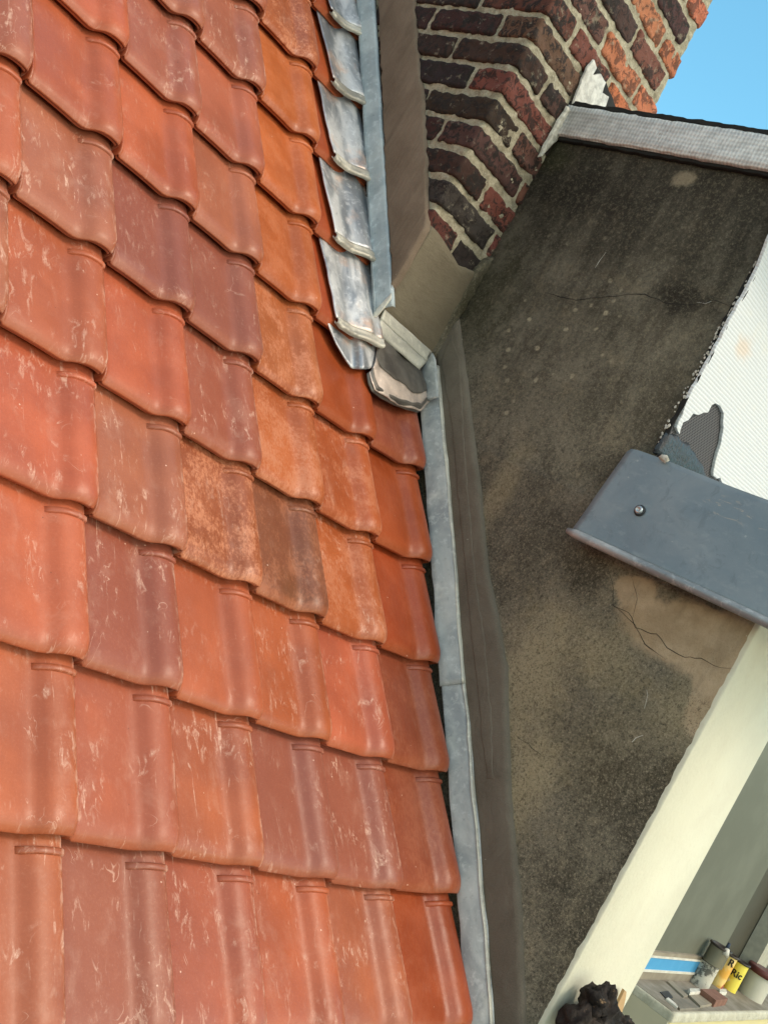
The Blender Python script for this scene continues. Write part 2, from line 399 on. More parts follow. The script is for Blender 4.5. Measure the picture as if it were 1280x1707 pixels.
def mat_zinc():
    m = M('grey_sheet_metal', .5, .25); P = m.pos()
    a = m.noise(P, 6, 5, .6, .5); b = m.noise(m.scale(P, (1, .5, 1)), 60, 6, .7); f = m.noise(P, 420, 2)
    c = m.mix(m.ss(a, .3, .7), (.19, .235, .265), (.26, .305, .335))
    c = m.mix(m.ss(b, .52, .7, 0, .5), c, (.30, .34, .36)); c = m.mix(m.mul(m.ss(m.noise(P, 22, 6, .7, 1.0), .54, .66), .35), c, (.12, .15, .17)); c = m.mix(m.ss(f, .62, .75, 0, .35), c, (.34, .38, .40))
    p = m.vor(P, 30); c = m.mix(m.mul(m.ss(p, .10, .05), m.ss(b, .52, .6)), c, (.38, .41, .42))
    scr = m.mul(m.ss(m.noise(m.scale(P, (1, .25, 1)), 70, 5, .7, 1.0), .56, .64), m.blob(onx(1205, 835, 5.9), (.5, .55, .16), .7, a))
    c = m.mix(m.mul(scr, .9), c, (.46, .40, .33))
    m.color(c); m.roughness(m.ss(a, .3, .7, .38, .55)); m.bump(m.noise(P, 12, 3), .35, .006); return m.m
ZINC = mat_zinc()
def mat_cream():
    m = M('cream_masonry_paint', .75, spec=.3); P = m.pos()
    a = m.noise(P, 6, 4, .6); c = m.mix(m.ss(a, .35, .7), (.70, .68, .54), (.65, .62, .49))
    c = m.mix(m.mul(m.ss(m.noise(P, 60, 5, .7), .6, .72), .3), c, (.60, .54, .40))
    p = m.vor(P, 18); c = m.mix(m.mul(m.ss(p, .05, .03), m.ss(a, .5, .55)), c, (.45, .40, .30))
    m.color(c); n = m.bump(m.noise(P, 90, 5, .65), .45, .003); m.bump(m.noise(m.scale(P, (1, 1, .3)), 14, 3), .4, .006, n); return m.m
CREAM = mat_cream()
def mat_felt():
    m = M('white_ribbed_felt', .7, spec=.3); P = m.pos(); x = m.sep(P)
    d = m.add(x[2], m.mul(x[0], -.06)); r = m.math('SINE', m.mul(m.add(d, m.mul(m.noise(P, 6, 2), .004)), 2*pi/.0082))
    cr = m.math('SINE', m.mul(x[0], 2*pi/.012)); c = m.mix(m.ss(r, -.95, -.45, 1, 0), (.67, .69, .71), (.585, .60, .61))
    c = m.mix(m.ss(m.noise(P, 9, 5, .6), .5, .75, 0, .5), c, (.70, .68, .62))
    st = m.blob(ony(1237, 582, .6), (.28, 1, .2), .9, m.noise(P, 20, 3)); c = m.mix(m.mul(st, .45), c, (.72, .50, .32))
    m.color(c); n = m.bump(r, .3, .0010); m.bump(m.add(cr, m.noise(P, 60, 3)), .12, .001, n); return m.m
FELT = mat_felt()
def mat_cap():
    m = M('painted_hessian', .7, spec=.3); P = m.pos(); x = m.sep(P)
    w1 = m.math('SINE', m.mul(m.add(x[1], m.mul(m.noise(P, 25, 3), .006)), 2*pi/.0095))
    w2 = m.math('SINE', m.mul(m.add(x[2], m.mul(m.noise(P, 14, 3), .010)), 2*pi/.011))
    k = m.add(m.mul(w1, .28), m.mul(w2, .22)); nn = m.noise(P, 40, 6, .7)
    c = m.mix(m.ss(m.add(m.mul(k, .3), nn), .25, .8), (.50, .50, .50), (.86, .86, .85))
    c = m.mix(m.ss(m.noise(m.scale(P, (1, 1, .3)), 30, 5, .7), .62, .7, 0, .8), c, (.08, .08, .08))
    m.color(c); m.bump(m.add(k, m.mul(nn, 2)), .6, .0016); return m.m
CAP = mat_cap()
def mat_torn():
    m = M('bare_felt_backing', .8, spec=.3); P = m.pos(); x = m.sep(P)
    a = m.math('SINE', m.mul(m.add(x[2], m.mul(x[0], -.06)), 2*pi/.0085)); b = m.math('SINE', m.mul(m.add(x[0], m.mul(x[2], .35)), 2*pi/.011))
    h = m.ss(m.mul(a, b), .05, .45); c = m.mix(h, (.115, .11, .115), (.02, .02, .022))
    m.color(c); m.bump(h, .8, .002); return m.m
TORN = mat_torn()
BITUMEN = mat_plain('bitumen', (.012, .013, .016), (.018, .032, .045), .5, 60, 120, .9, .6, .006)
BLACK = mat_plain('black_gap', (.012, .012, .012), (.02, .02, .018), .9)
FLAKE = mat_plain('flaking_white_paint', (.72, .70, .62), (.42, .40, .34), .7, 60, 200, .6, .3, .003)
GREEN = mat_plain('green_grey_render', (.125, .130, .098), (.155, .162, .125), .6, 3, 120, .25, .4, .002)
GREEN2 = mat_plain('shaded_green_render', (.058, .056, .040), (.07, .068, .05), .6, 3, 120, .25, .4, .002)  # same render in a darker tone: shade on the right put into colour
DECK = mat_plain('underlay', (.02, .012, .008), (.03, .018, .012), .95)


# ------------------------------------------------------------------ roof tiles
WDX = [0.04535, -0.00792, -0.01208, -0.01171, -0.00117, 0.0019, 0.00253, -0.00033, -0.00121, 0.00167]
WDS = [-0.02126, 0.03631, 0.03973, -0.01734, -0.01424, -0.01287, 0.00209, 0.00137, 0.00193, 0.00059]
def warp(x, s):
    """the roof is laid by hand: courses and columns wander by a centimetre"""
    i = min(6.0, max(-.5, x)); j = min(8.6, max(-.6, s/G))
    b = (1, i, j, i*i, i*j, j*j, i**3, j**3, i*i*j, i*j*j)
    return x + sum(p*q for p, q in zip(WDX, b)), s + sum(p*q for p, q in zip(WDS, b))
def sst(a, b, x):
    x = min(1, max(0, (x-a)/(b-a))); return x*x*(3-2*x)
PT = [(.018, -.24), (.022, -.11), (.028, -.070), (.038, -.056), (.050, -.073), (.07, -.076), (.12, -.074), (.22, -.072), (.34, -.072), (.46, -.074),
      (.57, -.079), (.62, -.079), (.658, -.068), (.69, -.046), (.72, -.014), (.75, .010), (.785, .026), (.83, .037), (.87, .041), (.92, .038), (.95, .029),
      (.970, .020), (.980, -.008), (.985, -.042), (.986, -.09), (.986, -.22)]
def htop(t):
    for (a, ha), (b, hb) in zip(PT, PT[1:]):
        if a <= t <= b: return ha + (hb-ha)*((t-a)/(b-a) if b > a else 0)
    return PT[-1][1]
NOSE = [(.17, 0), (.125, -.004), (.09, -.012), (.06, -.022), (.036, -.036), (.018, -.052), (.006, -.062), (.0, -.072), (.004, -.080), (.016, -.084), (.030, -.085), (.031, -.088), (.020, -.092), (.017, -.098), (.017, -.112), (.022, -.119), (.05, -.121), (.14, -.123)]
TL = 1.34
def tile_surface(i, j, jig):
    ss = [TL, 1.22, G, G-.03, 1.0, .8, .6, .42, .30, .22]
    jx, js, jt, jh = jig
    V = []; uv = []
    rows = [(s, 0, 0) for s in ss] + [(s, d, 1) for s, d in NOSE]
    for s, d, isn in rows:
        for t, h in PT:
            rr = .060; c = 0
            if t > 1-rr: c = rr - math.sqrt(max(0, rr*rr-(t-(1-rr))**2))
            if t < .06: c = max(c, (.06-t)*.45)
            k = 1 - sst(.0, .17, s) if isn else 0
            s2 = s + c*(1.0 if isn and s < .1 else (k if isn else 0))
            hh = h - .145*s2 + d + .004*nz((t*2+i*7, s*2+j*5, 3.3), 1)
            x, sl = warp(i-1+t+jx + jt*s2, j*G + s2 + js)
            V.append(rp(x, sl, hh+jh)); uv.append((t, s))
    nt_ = len(PT); Fc = []
    for a in range(len(rows)-1):
        for b in range(nt_-1): Fc.append((a*nt_+b, (a+1)*nt_+b, (a+1)*nt_+b+1, a*nt_+b+1))
    return V, Fc, uv
def rib_surface(i, j, jig):
    jx, js, jt, jh = jig
    V = []; uv = []; Fc = []
    tt = [.655, .67, .70, .74, .78, .82, .86, .90, .93, .955, .970, .978, .9855]
    prof = [(G-.050, 0), (G-.054, .020), (G-.062, .028), (G-.092, .027), (G-.100, .018), (G-.103, 0)]
    for s, d in prof:
        for t in tt:
            hh = htop(t) - .145*s + (d if t > .66 else 0) - .001
            x, sl = warp(i-1+t+jx + jt*s, j*G + s + js)
            X = rp(x + (d*.5 if t > .98 else 0), sl, hh+jh); V.append(X); uv.append((t, s))
    n = len(tt)
    for a in range(len(prof)-1):
        for b in range(n-1): Fc.append((a*n+b, (a+1)*n+b, (a+1)*n+b+1, a*n+b+1))
    return V, Fc, uv
# kinds: colour, plum, scuff, mottle, words
K = {
 'coral':  ((.53, .150, .085), .15, .45, 0, 'plain coral red'),
 'coralS': ((.55, .165, .100), .30, 1.0, 0, 'coral red, chalk-smeared'),
 'rose':   ((.50, .170, .125), .55, .50, 0, 'dusty rose'),
 'roseS':  ((.50, .185, .140), .60, 1.15, 0, 'dusty rose, heavily scuffed'),
 'plum':   ((.44, .130, .085), 1.5, .55, 0, 'plum-grey flashed'),
 'plumS':  ((.46, .140, .090), 1.15, 1.1, 0, 'plum-brown, white-smeared'),
 'terra':  ((.50, .135, .070), .45, .8, 0, 'terracotta, lightly streaked'),
 'terraS': ((.50, .145, .080), .65, 1.2, 0, 'terracotta, heavily smeared'),
 'orange': ((.56, .165, .058), .0, .15, .45, 'bright orange-buff'),
 'buff':   ((.54, .165, .068), .1, .30, 1.0, 'grainy orange-buff'),
 'rust':   ((.42, .120, .050), .45, .5, 1.15, 'mottled rust and buff'),
 'speck':  ((.50, .130, .050), .1, .9, .75, 'orange, speckled with white'),
 'deep':   ((.42, .085, .026), .12, .12, .12, 'deep red-orange'),
 'deepP':  ((.38, .080, .028), .75, .20, .25, 'deep orange-brown with a plum roll'),
 'brown':  ((.215, .088, .042), .6, .35, .45, 'scorched dark brown'),
}
T = {(1,-1):'terraS',(2,-1):'plumS',(3,-1):'terraS',(4,-1):'terra',(5,-1):'terraS',(6,-1):'deep',(0,-1):'terra',(7,-1):'deep',
 (1,0):'coralS',(2,0):'terraS',(3,0):'terraS',(4,0):'plum',(5,0):'plumS',(6,0):'deepP',(0,0):'terra',
 (0,1):'coralS',(1,1):'coralS',(2,1):'plumS',(3,1):'coral',(4,1):'terra',(5,1):'coralS',(6,1):'deepP',
 (0,2):'coralS',(1,2):'coralS',(2,2):'roseS',(3,2):'rust',(4,2):'brown',(5,2):'speck',(6,2):'deep',
 (0,3):'roseS',(1,3):'coralS',(2,3):'coral',(3,3):'plumS',(4,3):'buff',(5,3):'speck',(6,3):'deep',
 (0,4):'coralS',(1,4):'roseS',(2,4):'plum',(3,4):'plum',(4,4):'buff',(5,4):'deep',(6,4):'deepP',
 (0,5):'roseS',(1,5):'coral',(2,5):'coral',(3,5):'rose',(4,5):'orange',(5,5):'deep',
 (0,6):'coral',(1,6):'coral',(2,6):'roseS',(3,6):'rose',(4,6):'orange',(5,6):'deep',
 (1,7):'coral',(2,7):'rose',(3,7):'roseS',(4,7):'orange',(5,7):'deep',(0,7):'rose',
 (2,8):'rose',(3,8):'rose',(4,8):'rust',(5,8):'deep',(3,9):'coral',(4,9):'orange',(5,9):'deep'}
ORD = ['bottom', 'second', 'third', 'fourth', 'fifth', 'sixth', 'seventh', 'eighth', 'ninth', 'tenth', 'eleventh', 'topmost', 'highest']
COLW = {6: 'against the lower wall', 5: 'second column from the lower wall', 4: 'third column from the lower wall', 3: 'fourth column from the lower wall',
        2: 'fifth column from the lower wall', 1: 'sixth column from the lower wall', 0: 'leftmost column', -1: 'off the left edge'}
for j in range(-1, 12):
    for i in range(-1, 7):
        if i == 6 and j > 4: continue
        # keep a tile only where the photo can see some of it
        pts = [proj(rp(i-1+a, (j+b)*G, 0)) for a in (0, .5, 1) for b in (0, .5, 1.0)]
        if not any(-330 < u < 1290 and -330 < v < 1860 for u, v in pts): continue
        kd = T.get((i, j), random.choice(['coral', 'rose', 'coralS']))
        cc, pl, sf, mo, words = K[kd]
        rnd = random.Random(i*31+j*17+5)
        jig = (rnd.uniform(-.006, .006), rnd.uniform(-.012, .012), rnd.uniform(-.006, .006), rnd.uniform(-.004, .006))
        V, Fc, uv = tile_surface(i, j, jig)
        o = mk('clay_tile', V, Fc, CLAY, None, rp(i-.5, j*G, -.2), uv=uv)
        o.color = (*[c*rnd.uniform(.94, 1.06)*q for c, q in zip(cc, (.80, .69, .50))], 1)
        o['plum'] = float(pl*rnd.uniform(.8, 1.2)); o['scuff'] = float(sf); o['mottle'] = float(mo)
        tag(o, '%s clay tile, %s course up, %s' % (words, ORD[j+1], COLW[i]), 'tile', 'interlocking clay tiles on the roof slope')
        o['_o'] = list(rp(i-.5, j*G, -.2))
        V, Fc, uv = rib_surface(i, j, jig)
        r = mk('weather_rib', V, Fc, CLAY, o, uv=uv); r.color = o.color
        for kx in ('plum', 'scuff', 'mottle'): r[kx] = o[kx]
        del o['_o']
V, Fc = grid(2, 2, lambda a, b: rp(-2+8.1*a, -4+20*b, -.42))
V, Fc = thicken(V, Fc, 2, 2, RN*-.3)
tag(mk('roof_deck', V, Fc, DECK, smooth=False), 'dark underlay showing in the gaps beneath the clay tiles', 'roof deck')

# ------------------------------------------------------------------ chimney
AX = 5.02; BY = 4.05; XR = 7.76
ch = empty('brick_chimney', (5.6, 4.8, 5.0), 'dark weathered brick chimney stack with pale mortar rising beside the roof', 'chimney')
def wob(X, a, f=2.2): return a*mnoise.fractal(Vector(X)*f, .8, 2.0, 4)
# mortar bed: two rough faces meeting at a rounded arris, plus the plain sides
ys = 5.2; zs = 8.6; z0 = 5.0
def mort(a, b):
    z = z0 + zs*b
    L1 = 5.0; L2 = XR-AX-.05; d = a*(L1+L2)
    if d < L1: X = Vector((AX, BY+L1-d, z)); n = Vector((-1, 0, 0))
    else: X = Vector((AX+d-L1, BY, z)); n = Vector((0, -1, 0))
    k = wob(X, .018, 4.5) + .012*nz(X, 14)
    e = abs(d-L1)
    r = .03*max(0, 1-e/.06)
    m = Vector((1, 1, 0)).normalized()*r
    return X + n*(k-.004) + m
NA, NB = 300, 300
V, Fc = grid(NA, NB, mort)
mk('mortar', V, Fc, MORTAR, ch)
V, Fc = box(AX+.12, XR-.06, BY+.14, BY+5.0, 4.2, 13.5)
mk('stack_core', V, Fc, MORTAR, ch, smooth=False)
BV = []; BF = []; BC = []
def brick(c, hx, hy, hz, colr, seed):
    """one worn brick: rounded, lumpy box"""
    global BV, BF, BC
    base = len(BV); idx = {}
    nx, ny, nz_ = max(3, int(hx*2/.038)), max(3, int(hy*2/.038)), 9
    def P(a, b, c_):
        key = (a, b, c_)
        if key in idx: return idx[key]
        p = Vector((2*a/nx-1, 2*b/ny-1, 2*c_/nz_-1)); q = Vector((p.x*hx, p.y*hy, p.z*hz)); r = .028
        inn = Vector((max(-hx+r, min(hx-r, q.x)), max(-hy+r, min(hy-r, q.y)), max(-hz+r, min(hz-r, q.z))))
        dd = q-inn
        if dd.length > r: q = inn + dd.normalized()*r
        X = Vector(c)+q; n = dd.normalized() if dd.length > 1e-6 else Vector((0, 0, 0))
        o = Vector((seed*3.3, 0, 0))
        X = X + n*(wob(X+o, .020, 3.5) + .016*nz(X+o, 9) + .010*nz(X+o, 24))
        X = X + Vector((nz(X*1.6+o), nz(X*1.6+o+Vector((5, 5, 5))), nz(X*1.6+o+Vector((9, 1, 4)))))*.009
        BV.append(X); idx[key] = len(BV)-1; BC.append(colr); return idx[key]
    for a in range(nx):
        for b in range(ny):
            BF.append((P(a, b, nz_), P(a+1, b, nz_), P(a+1, b+1, nz_), P(a, b+1, nz_))); BF.append((P(a, b, 0), P(a, b+1, 0), P(a+1, b+1, 0), P(a+1, b, 0)))
    for a in range(nx):
        for c_ in range(nz_):
            BF.append((P(a, 0, c_), P(a+1, 0, c_), P(a+1, 0, c_+1), P(a, 0, c_+1))); BF.append((P(a, ny, c_), P(a, ny, c_+1), P(a+1, ny, c_+1), P(a+1, ny, c_)))
    for b in range(ny):
        for c_ in range(nz_):
            BF.append((P(0, b, c_), P(0, b, c_+1), P(0, b+1, c_+1), P(0, b+1, c_))); BF.append((P(nx, b, c_), P(nx, b+1, c_), P(nx, b+1, c_+1), P(nx, b, c_+1)))
rb = random.Random(11)
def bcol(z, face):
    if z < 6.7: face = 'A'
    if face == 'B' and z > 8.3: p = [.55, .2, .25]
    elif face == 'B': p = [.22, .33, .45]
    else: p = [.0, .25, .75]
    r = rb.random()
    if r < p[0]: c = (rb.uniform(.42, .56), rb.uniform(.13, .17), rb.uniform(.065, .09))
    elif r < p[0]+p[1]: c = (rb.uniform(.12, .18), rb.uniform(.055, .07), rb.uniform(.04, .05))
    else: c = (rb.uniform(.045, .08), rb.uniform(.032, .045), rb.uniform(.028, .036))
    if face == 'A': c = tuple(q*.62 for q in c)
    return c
hz = .1475; PR = .022; J = .045
k = 0
for n in range(-5, 15):
    zc = 7.46 + .378*n + .012*rb.uniform(-1, 1)
    ev = n % 2 == 0
    # corner brick wraps both faces
    if ev: xa, ya = AX+1.08, BY+.55
    else: xa, ya = AX+.56, BY+1.08
    k += 1
    c = bcol(zc, 'B' if ev else 'A')
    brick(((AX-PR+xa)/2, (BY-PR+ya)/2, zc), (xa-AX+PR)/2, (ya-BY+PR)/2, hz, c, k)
    # face B
    js = [AX+1.14, AX+2.20, XR] if ev else [AX+.62, AX+1.63, AX+2.60, XR+.02]
    for a, b in zip(js, js[1:]):
        if b-a < .2: continue
        k += 1; x0 = a+.01+rb.uniform(-.015, .015); x1 = b-.055+rb.uniform(-.01, .015) + (.055 if b >= XR else 0) + (rb.uniform(-.02, .05) if b >= XR else 0)
        dz = rb.uniform(-.012, .012)
        brick(((x0+x1)/2, BY-PR+.26+rb.uniform(-.012, .01), zc+dz), (x1-x0)/2, .26, hz+rb.uniform(-.008, .01), bcol(zc, 'B'), k)
    # face A
    y = ya+.06; L = [1.10]*4 if ev else [1.10, .52, 1.10, .52, 1.1]
    for l in L:
        k += 1; y0 = y+rb.uniform(-.01, .01); y1 = y+l
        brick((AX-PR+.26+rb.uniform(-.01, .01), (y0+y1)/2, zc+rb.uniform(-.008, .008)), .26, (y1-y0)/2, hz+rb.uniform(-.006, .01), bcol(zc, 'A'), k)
        y = y1+.06
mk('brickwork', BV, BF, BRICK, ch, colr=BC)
# cement fillets over the lead, one on each face of the stack
P = [onx(627, -60, 4.96), onx(630, 60, 4.96), onx(640, 300, 4.96), onx(651, 470, 4.96)]
a0 = Vector((4.965, BY-.07, 5.33)); a1 = Vector((4.965, BY-.07, 6.24))
P = [onx(626, -80, 4.96), onx(640, 300, 4.96), onx(650, 440, 4.96)] + [a0, a1] + [onx(712, 330, 4.96), onx(711, 260, 4.96), onx(705, 150, 4.96), onx(695, 80, 4.96), onx(691, 0, 4.96), onx(685, -80, 4.96)]
V, Fc = slab(rag(P, .10, .030, 1), (-1, 0, 0), .085, .04, flat=-5.04)
mk('cement_fillet', V, Fc, CEM_A, ch)['label'] = 'smooth brown cement band beside the upper lead'
P = [ony(655, 488, 3.98), ony(722, 376, 3.98), ony(733, 386, 3.98), ony(743, 402, 3.98), ony(757, 425, 3.98), ony(768, 442, 3.98), Vector((6.17, 3.98, 6.30)), Vector((6.17, 3.98, 5.0)), Vector((5.0, 3.98, 5.12))]
V, Fc = slab(rag(P, .10, .018, 2), (0, -1, 0), .085, .03, flat=-4.07)
mk('cement_fillet', V, Fc, CEM_B, ch)['label'] = 'olive brown trowelled cement on the downhill face'
# torn felt turned up against the bricks above the coping
P = [ony(u, v, BY-.05) for u, v in [(930, 240), (938, 205), (948, 186), (957, 160), (967, 132), (976, 112), (989, 98), (992, 112), (985, 124), (1000, 122), (1008, 138), (1002, 153), (1014, 160), (1008, 175), (998, 190), (985, 198), (940, 196)]]
V, Fc = slab(rag(P, .05, .02, 4), (0, -1, 0), .03, .01, flat=-(BY-.045))
mk('felt_upstand', V, Fc, mat_plain('torn_white_felt', (.66, .65, .60), (.40, .39, .36), .7, 40, 90, .7, .3, .004), ch)
P = [ony(u, v, BY-.03) for u, v in [(968, 128), (986, 98), (1003, 122), (1012, 142), (1030, 185), (1028, 198), (992, 194), (1002, 160)]]
V, Fc = slab(rag(P, .05, .02, 5), (0, -1, 0), .02, .01, flat=-(BY-.02))
mk('bitumen_patch', V, Fc, BLACK, ch)

# ------------------------------------------------------------------ lower wall
wl = empty('parapet_wall', (6.8, 1.4, 0.0), 'weathered dark rendered wall with a cream painted end, between roof and chimney', 'wall')
YE = -1.24; YU = .615; ZT = 8.34; ZS = 4.3; XI = 8.05
# rendered face: polygon in (y, z)
def edge_noise(y, z): return .012*nz((y*3, z*3, 1.0), 1)
Y = [(4.3, -1.6), (4.3, ZT), (YU, ZT), (YU, ZS), (YE, ZS), (YE, -5.2), (4.3, -5.2)]
P = [Vector((DX, y, z)) for y, z in [(4.3, -5.2), (4.3, ZT), (YU, ZT), (YU, ZS), (YE, ZS), (YE, -5.2)]]
V, Fc = slab(rag(P, .09, .016, 8), (-1, 0, 0), .12, .025, flat=-(DX+.12))
mk('rendered_face', V, Fc, DWALL, wl)
V, Fc = join(box(DX+.10, XI, YU+.03, 4.6, ZS-.1, ZT-.02), box(DX+.10, XI, YE+.03, 4.6, -5.2, ZS-.03))
mk('wall_core', V, Fc, CREAM, wl, smooth=False)
P = [Vector((x, 3.97, z)) for x, z in [(6.10, 6.30), (6.14, 6.42), (6.28, 6.62), (6.30, 5.0), (6.13, 5.0), (6.12, 5.6)]]
V, Fc = slab(rag(P, .05, .03, 21), (0, -1, 0), .10, .03, flat=-4.06)
mk('rendered_return', V, Fc, DWALL, wl)
# cream painted end of the wall, the paint lapping raggedly on to the render
P = [Vector((DX-.005, YE, -5.2))]
zz = -5.2
while zz < 3.9:
    P.append(Vector((DX+.004+.004*nz((zz*2, 1, 1))+.007*nz((zz*9, 1, 1))+.006*nz((zz*23, 1, 1)), YE, zz))); zz += .035
P += [Vector((DX, YE, 3.95)), Vector((XI, YE, 3.95)), Vector((XI+.01, YE, -5.2))]
V, Fc = slab(P, (0, -1, 0), .07, .015, flat=-(YE+.04))
mk('painted_end', V, Fc, CREAM, wl)
# white ribbed felt on the upper return, with its torn corner and the backing under it
V, Fc = box(DX+.04, 12.5, YU-.0, YU+.12, ZS-.1, 8.4)
mk('felt_backing', V, Fc, TORN, wl, smooth=False)
felt = [(1279, 400), (1262, 445), (1240, 488), (1219, 525), (1200, 562), (1180, 600), (1165, 628), (1150, 655), (1141, 676), (1135, 693), (1126, 712), (1131, 724), (1137, 706), (1146, 700), (1154, 690), (1164, 692), (1172, 690), (1179, 688), (1185, 676), (1192, 671), (1199, 676), (1204, 690), (1204, 712), (1201, 735), (1195, 755), (1190, 772), (1188, 792), (1193, 800), (1200, 796), (1202, 805), (1300, 900), (1500, 1000), (1500, 200), (1320, 330)]
P = [ony(u, v, YU-.03) for u, v in felt]
V, Fc = slab(rag(P, .05, .022, 12), (0, -1, 0), .035, .008, flat=-(YU-.005))
mk('ribbed_felt', V, Fc, FELT, wl, smooth=False)
P = [ony(u, v, YU-.03) for u, v in [(1093, 752), (1103, 735), (1112, 722), (1130, 728), (1150, 745), (1163, 762), (1172, 782), (1178, 800), (1140, 800), (1100, 775)]]
V, Fc = slab(rag(P, .06, .05, 13), (0, -1, 0), .06, .05, flat=-(YU-.004))
mk('bitumen_patch', V, Fc, BITUMEN, wl)
# flaking black-and-white paint along the arris
Vs = []
rf = random.Random(3)
for q in range(95):
    z = rf.uniform(5.0, 8.2); yy = YU + rf.uniform(.0, .045); r = rf.uniform(.006, .020)
    pp = [Vector((DX-.012, yy+cos(a)*r*rf.uniform(.4, 1), z+sin(a)*r*rf.uniform(.6, 1.6))) for a in [k*2*pi/7 for k in range(7)]]
    Vs.append(slab(pp, (-1, 0, 0), .012))
V, Fc = join(*Vs); mk('paint_flakes', V, Fc, FLAKE, wl, smooth=False)
P = [Vector((DX-.002, YU-.035, z)) for z in (4.95, 5.5, 6.2, 7.0, 8.3)] + [Vector((DX-.002, YU+.045, z)) for z in (8.3, 7.2, 6.6)] + [Vector((DX-.002, YU+.02, z)) for z in (6.0, 5.4, 4.95)]
V, Fc = slab(rag(P, .05, .022, 19), (-1, 0, 0), .009, .0); mk('bitumen_edge', V, Fc, BLACK, wl, smooth=False)
# coping
P = [onx(928, 236, 6.15), onx(938, 205, 6.15), onx(948, 186, 6.15), onx(1300, 240, 6.15), onx(1400, 255, 6.15), onx(1400, 318, 6.15), onx(1290, 302, 6.15)]
zb, zt = 8.33, 8.76
P = [Vector((6.15, y, z)) for y, z in [(4.07, zb), (4.07, zt)] + [(y, zt+.006*math.sin(y*5)) for y in (3.2, 2.4, 1.6, 1.0, .5, -.6)] + [(-.6, zb), (.5, zb+.01), (1.6, zb-.008), (2.6, zb+.006), (3.4, zb)]]
V, Fc = slab(rag(P, .09, .018, 6), (-1, 0, 0), .10, .015, flat=-6.26)
cp = mk('coping_edge', V, Fc, CAP, wl)
P = [Vector((6.16, y, z)) for y, z in [(4.06, zt-.02), (4.06, zt+.05), (-.6, zt+.05), (-.6, zt-.02)]]
V, Fc = slab(rag(P, .06, .022, 9), (-1, 0, 0), .045, .01, flat=-6.2); mk('bitumen_edge', V, Fc, BLACK, wl, smooth=False)
P = [Vector((6.2, y, z)) for y, z in [(4.06, zb-.045), (4.06, zb+.03), (-.6, zb+.03), (-.6, zb-.035)]]
V, Fc = slab(rag(P, .06, .018, 10), (-1, 0, 0), .05, .01, flat=-6.26); mk('bitumen_edge', V, Fc, BLACK, wl, smooth=False)
V, Fc = box(6.2, 8.3, -.6, 4.06, zb+.005, zt); mk('coping_core', V, Fc, CAP, wl, smooth=False)
# flaking strip where the coping meets the chimney
P = [ony(u, v, BY-.05) for u, v in [(897, 262), (912, 232), (926, 205), (944, 178), (952, 184), (944, 202), (934, 218), (926, 236), (914, 246), (902, 258)]]
V, Fc = slab(rag(P, .05, .03, 14), (0, -1, 0), .05, .02, flat=-(BY-.03)); mk('flaking_sealant', V, Fc, FLAKE, wl)
# cement fillet at the foot of the wall
lo = [(822, 1760), (808, 1560), (790, 1330), (769, 1140), (757, 1000), (742, 830), (730, 680), (723, 575)]
hi = [(727, 560), (745, 530), (760, 508), (771, 590), (779, 650), (790, 740), (798, 800), (812, 950), (829, 1030), (843, 1110), (846, 1220), (850, 1334), (858, 1420), (865, 1490), (870, 1600), (874, 1707), (880, 1790)]
P = [onx(u, v, 6.22) for u, v in lo+hi]
V, Fc = slab(rag(P, .08, .012, 15), (-1, 0, 0), .055, .07, flat=-6.27); mk('cement_fillet', V, Fc, CEM_D, wl)
P = [onx(u, v, 6.21) for u, v in [(734, 600), (752, 560), (766, 600), (772, 700), (778, 800), (786, 900), (792, 960), (806, 1060), (818, 1180), (822, 1300), (812, 1300), (800, 1200), (780, 1000), (765, 850), (752, 700)]]
V, Fc = slab(rag(P, .10, .02, 16), (-1, 0, 0), .007, .02, flat=-6.215)
mk('cement_skim', V, Fc, CEM_D, wl)
# hairline cracks
def crack(pts, w_, name='crack'):
    P = rag([onx(u, v, DX) for u, v in pts], .05, .02, len(pts), closed=False); V = []; Fc = []
    n = len(P)
    for i, p in enumerate(P):
        t = (P[min(i+1, n-1)]-P[max(i-1, 0)]).normalized(); q = Vector((-1, 0, 0)).cross(t)
        ww = w_*(.35+.9*abs(nz(p*4)))*min(1, .3+min(i, n-1-i)*.2)
        V += [Vector((DX-.0035, p.y, p.z))+q*ww, Vector((DX-.0035, p.y, p.z))-q*ww]
    for i in range(n-1): Fc.append((2*i, 2*i+1, 2*i+3, 2*i+2))
    return V, Fc
V, Fc = join(crack([(1013, 945), (1022, 980), (1022, 1010), (1048, 1022), (1060, 1048), (1095, 1058), (1112, 1080), (1140, 1095), (1168, 1098), (1190, 1110), (1221, 1115)], .006),
             crack([(905, 488), (960, 500), (1030, 492), (1075, 490), (1110, 505), (1160, 508), (1190, 500), (1225, 514)], .006),
             crack([(1022, 1010), (1060, 1040), (1075, 1075), (1110, 1100)], .005), crack([(855, 445), (880, 450), (895, 447)], .004),
             crack([(850, 1220), (880, 1240), (905, 1262)], .004), crack([(1052, 960), (1062, 1000), (1055, 1030)], .004))
mk('crack', V, Fc, BLACK, wl, smooth=False)
V, Fc = join(crack([(1053, 1238), (1060, 1230), (1072, 1226)], .022), crack([(1075, 1180), (1080, 1160), (1078, 1150)], .010), crack([(1160, 506), (1175, 506), (1186, 502)], .008), crack([(992, 446), (1010, 420)], .010))
mk('mortar_splash', V, Fc, FLAKE, wl, smooth=False)

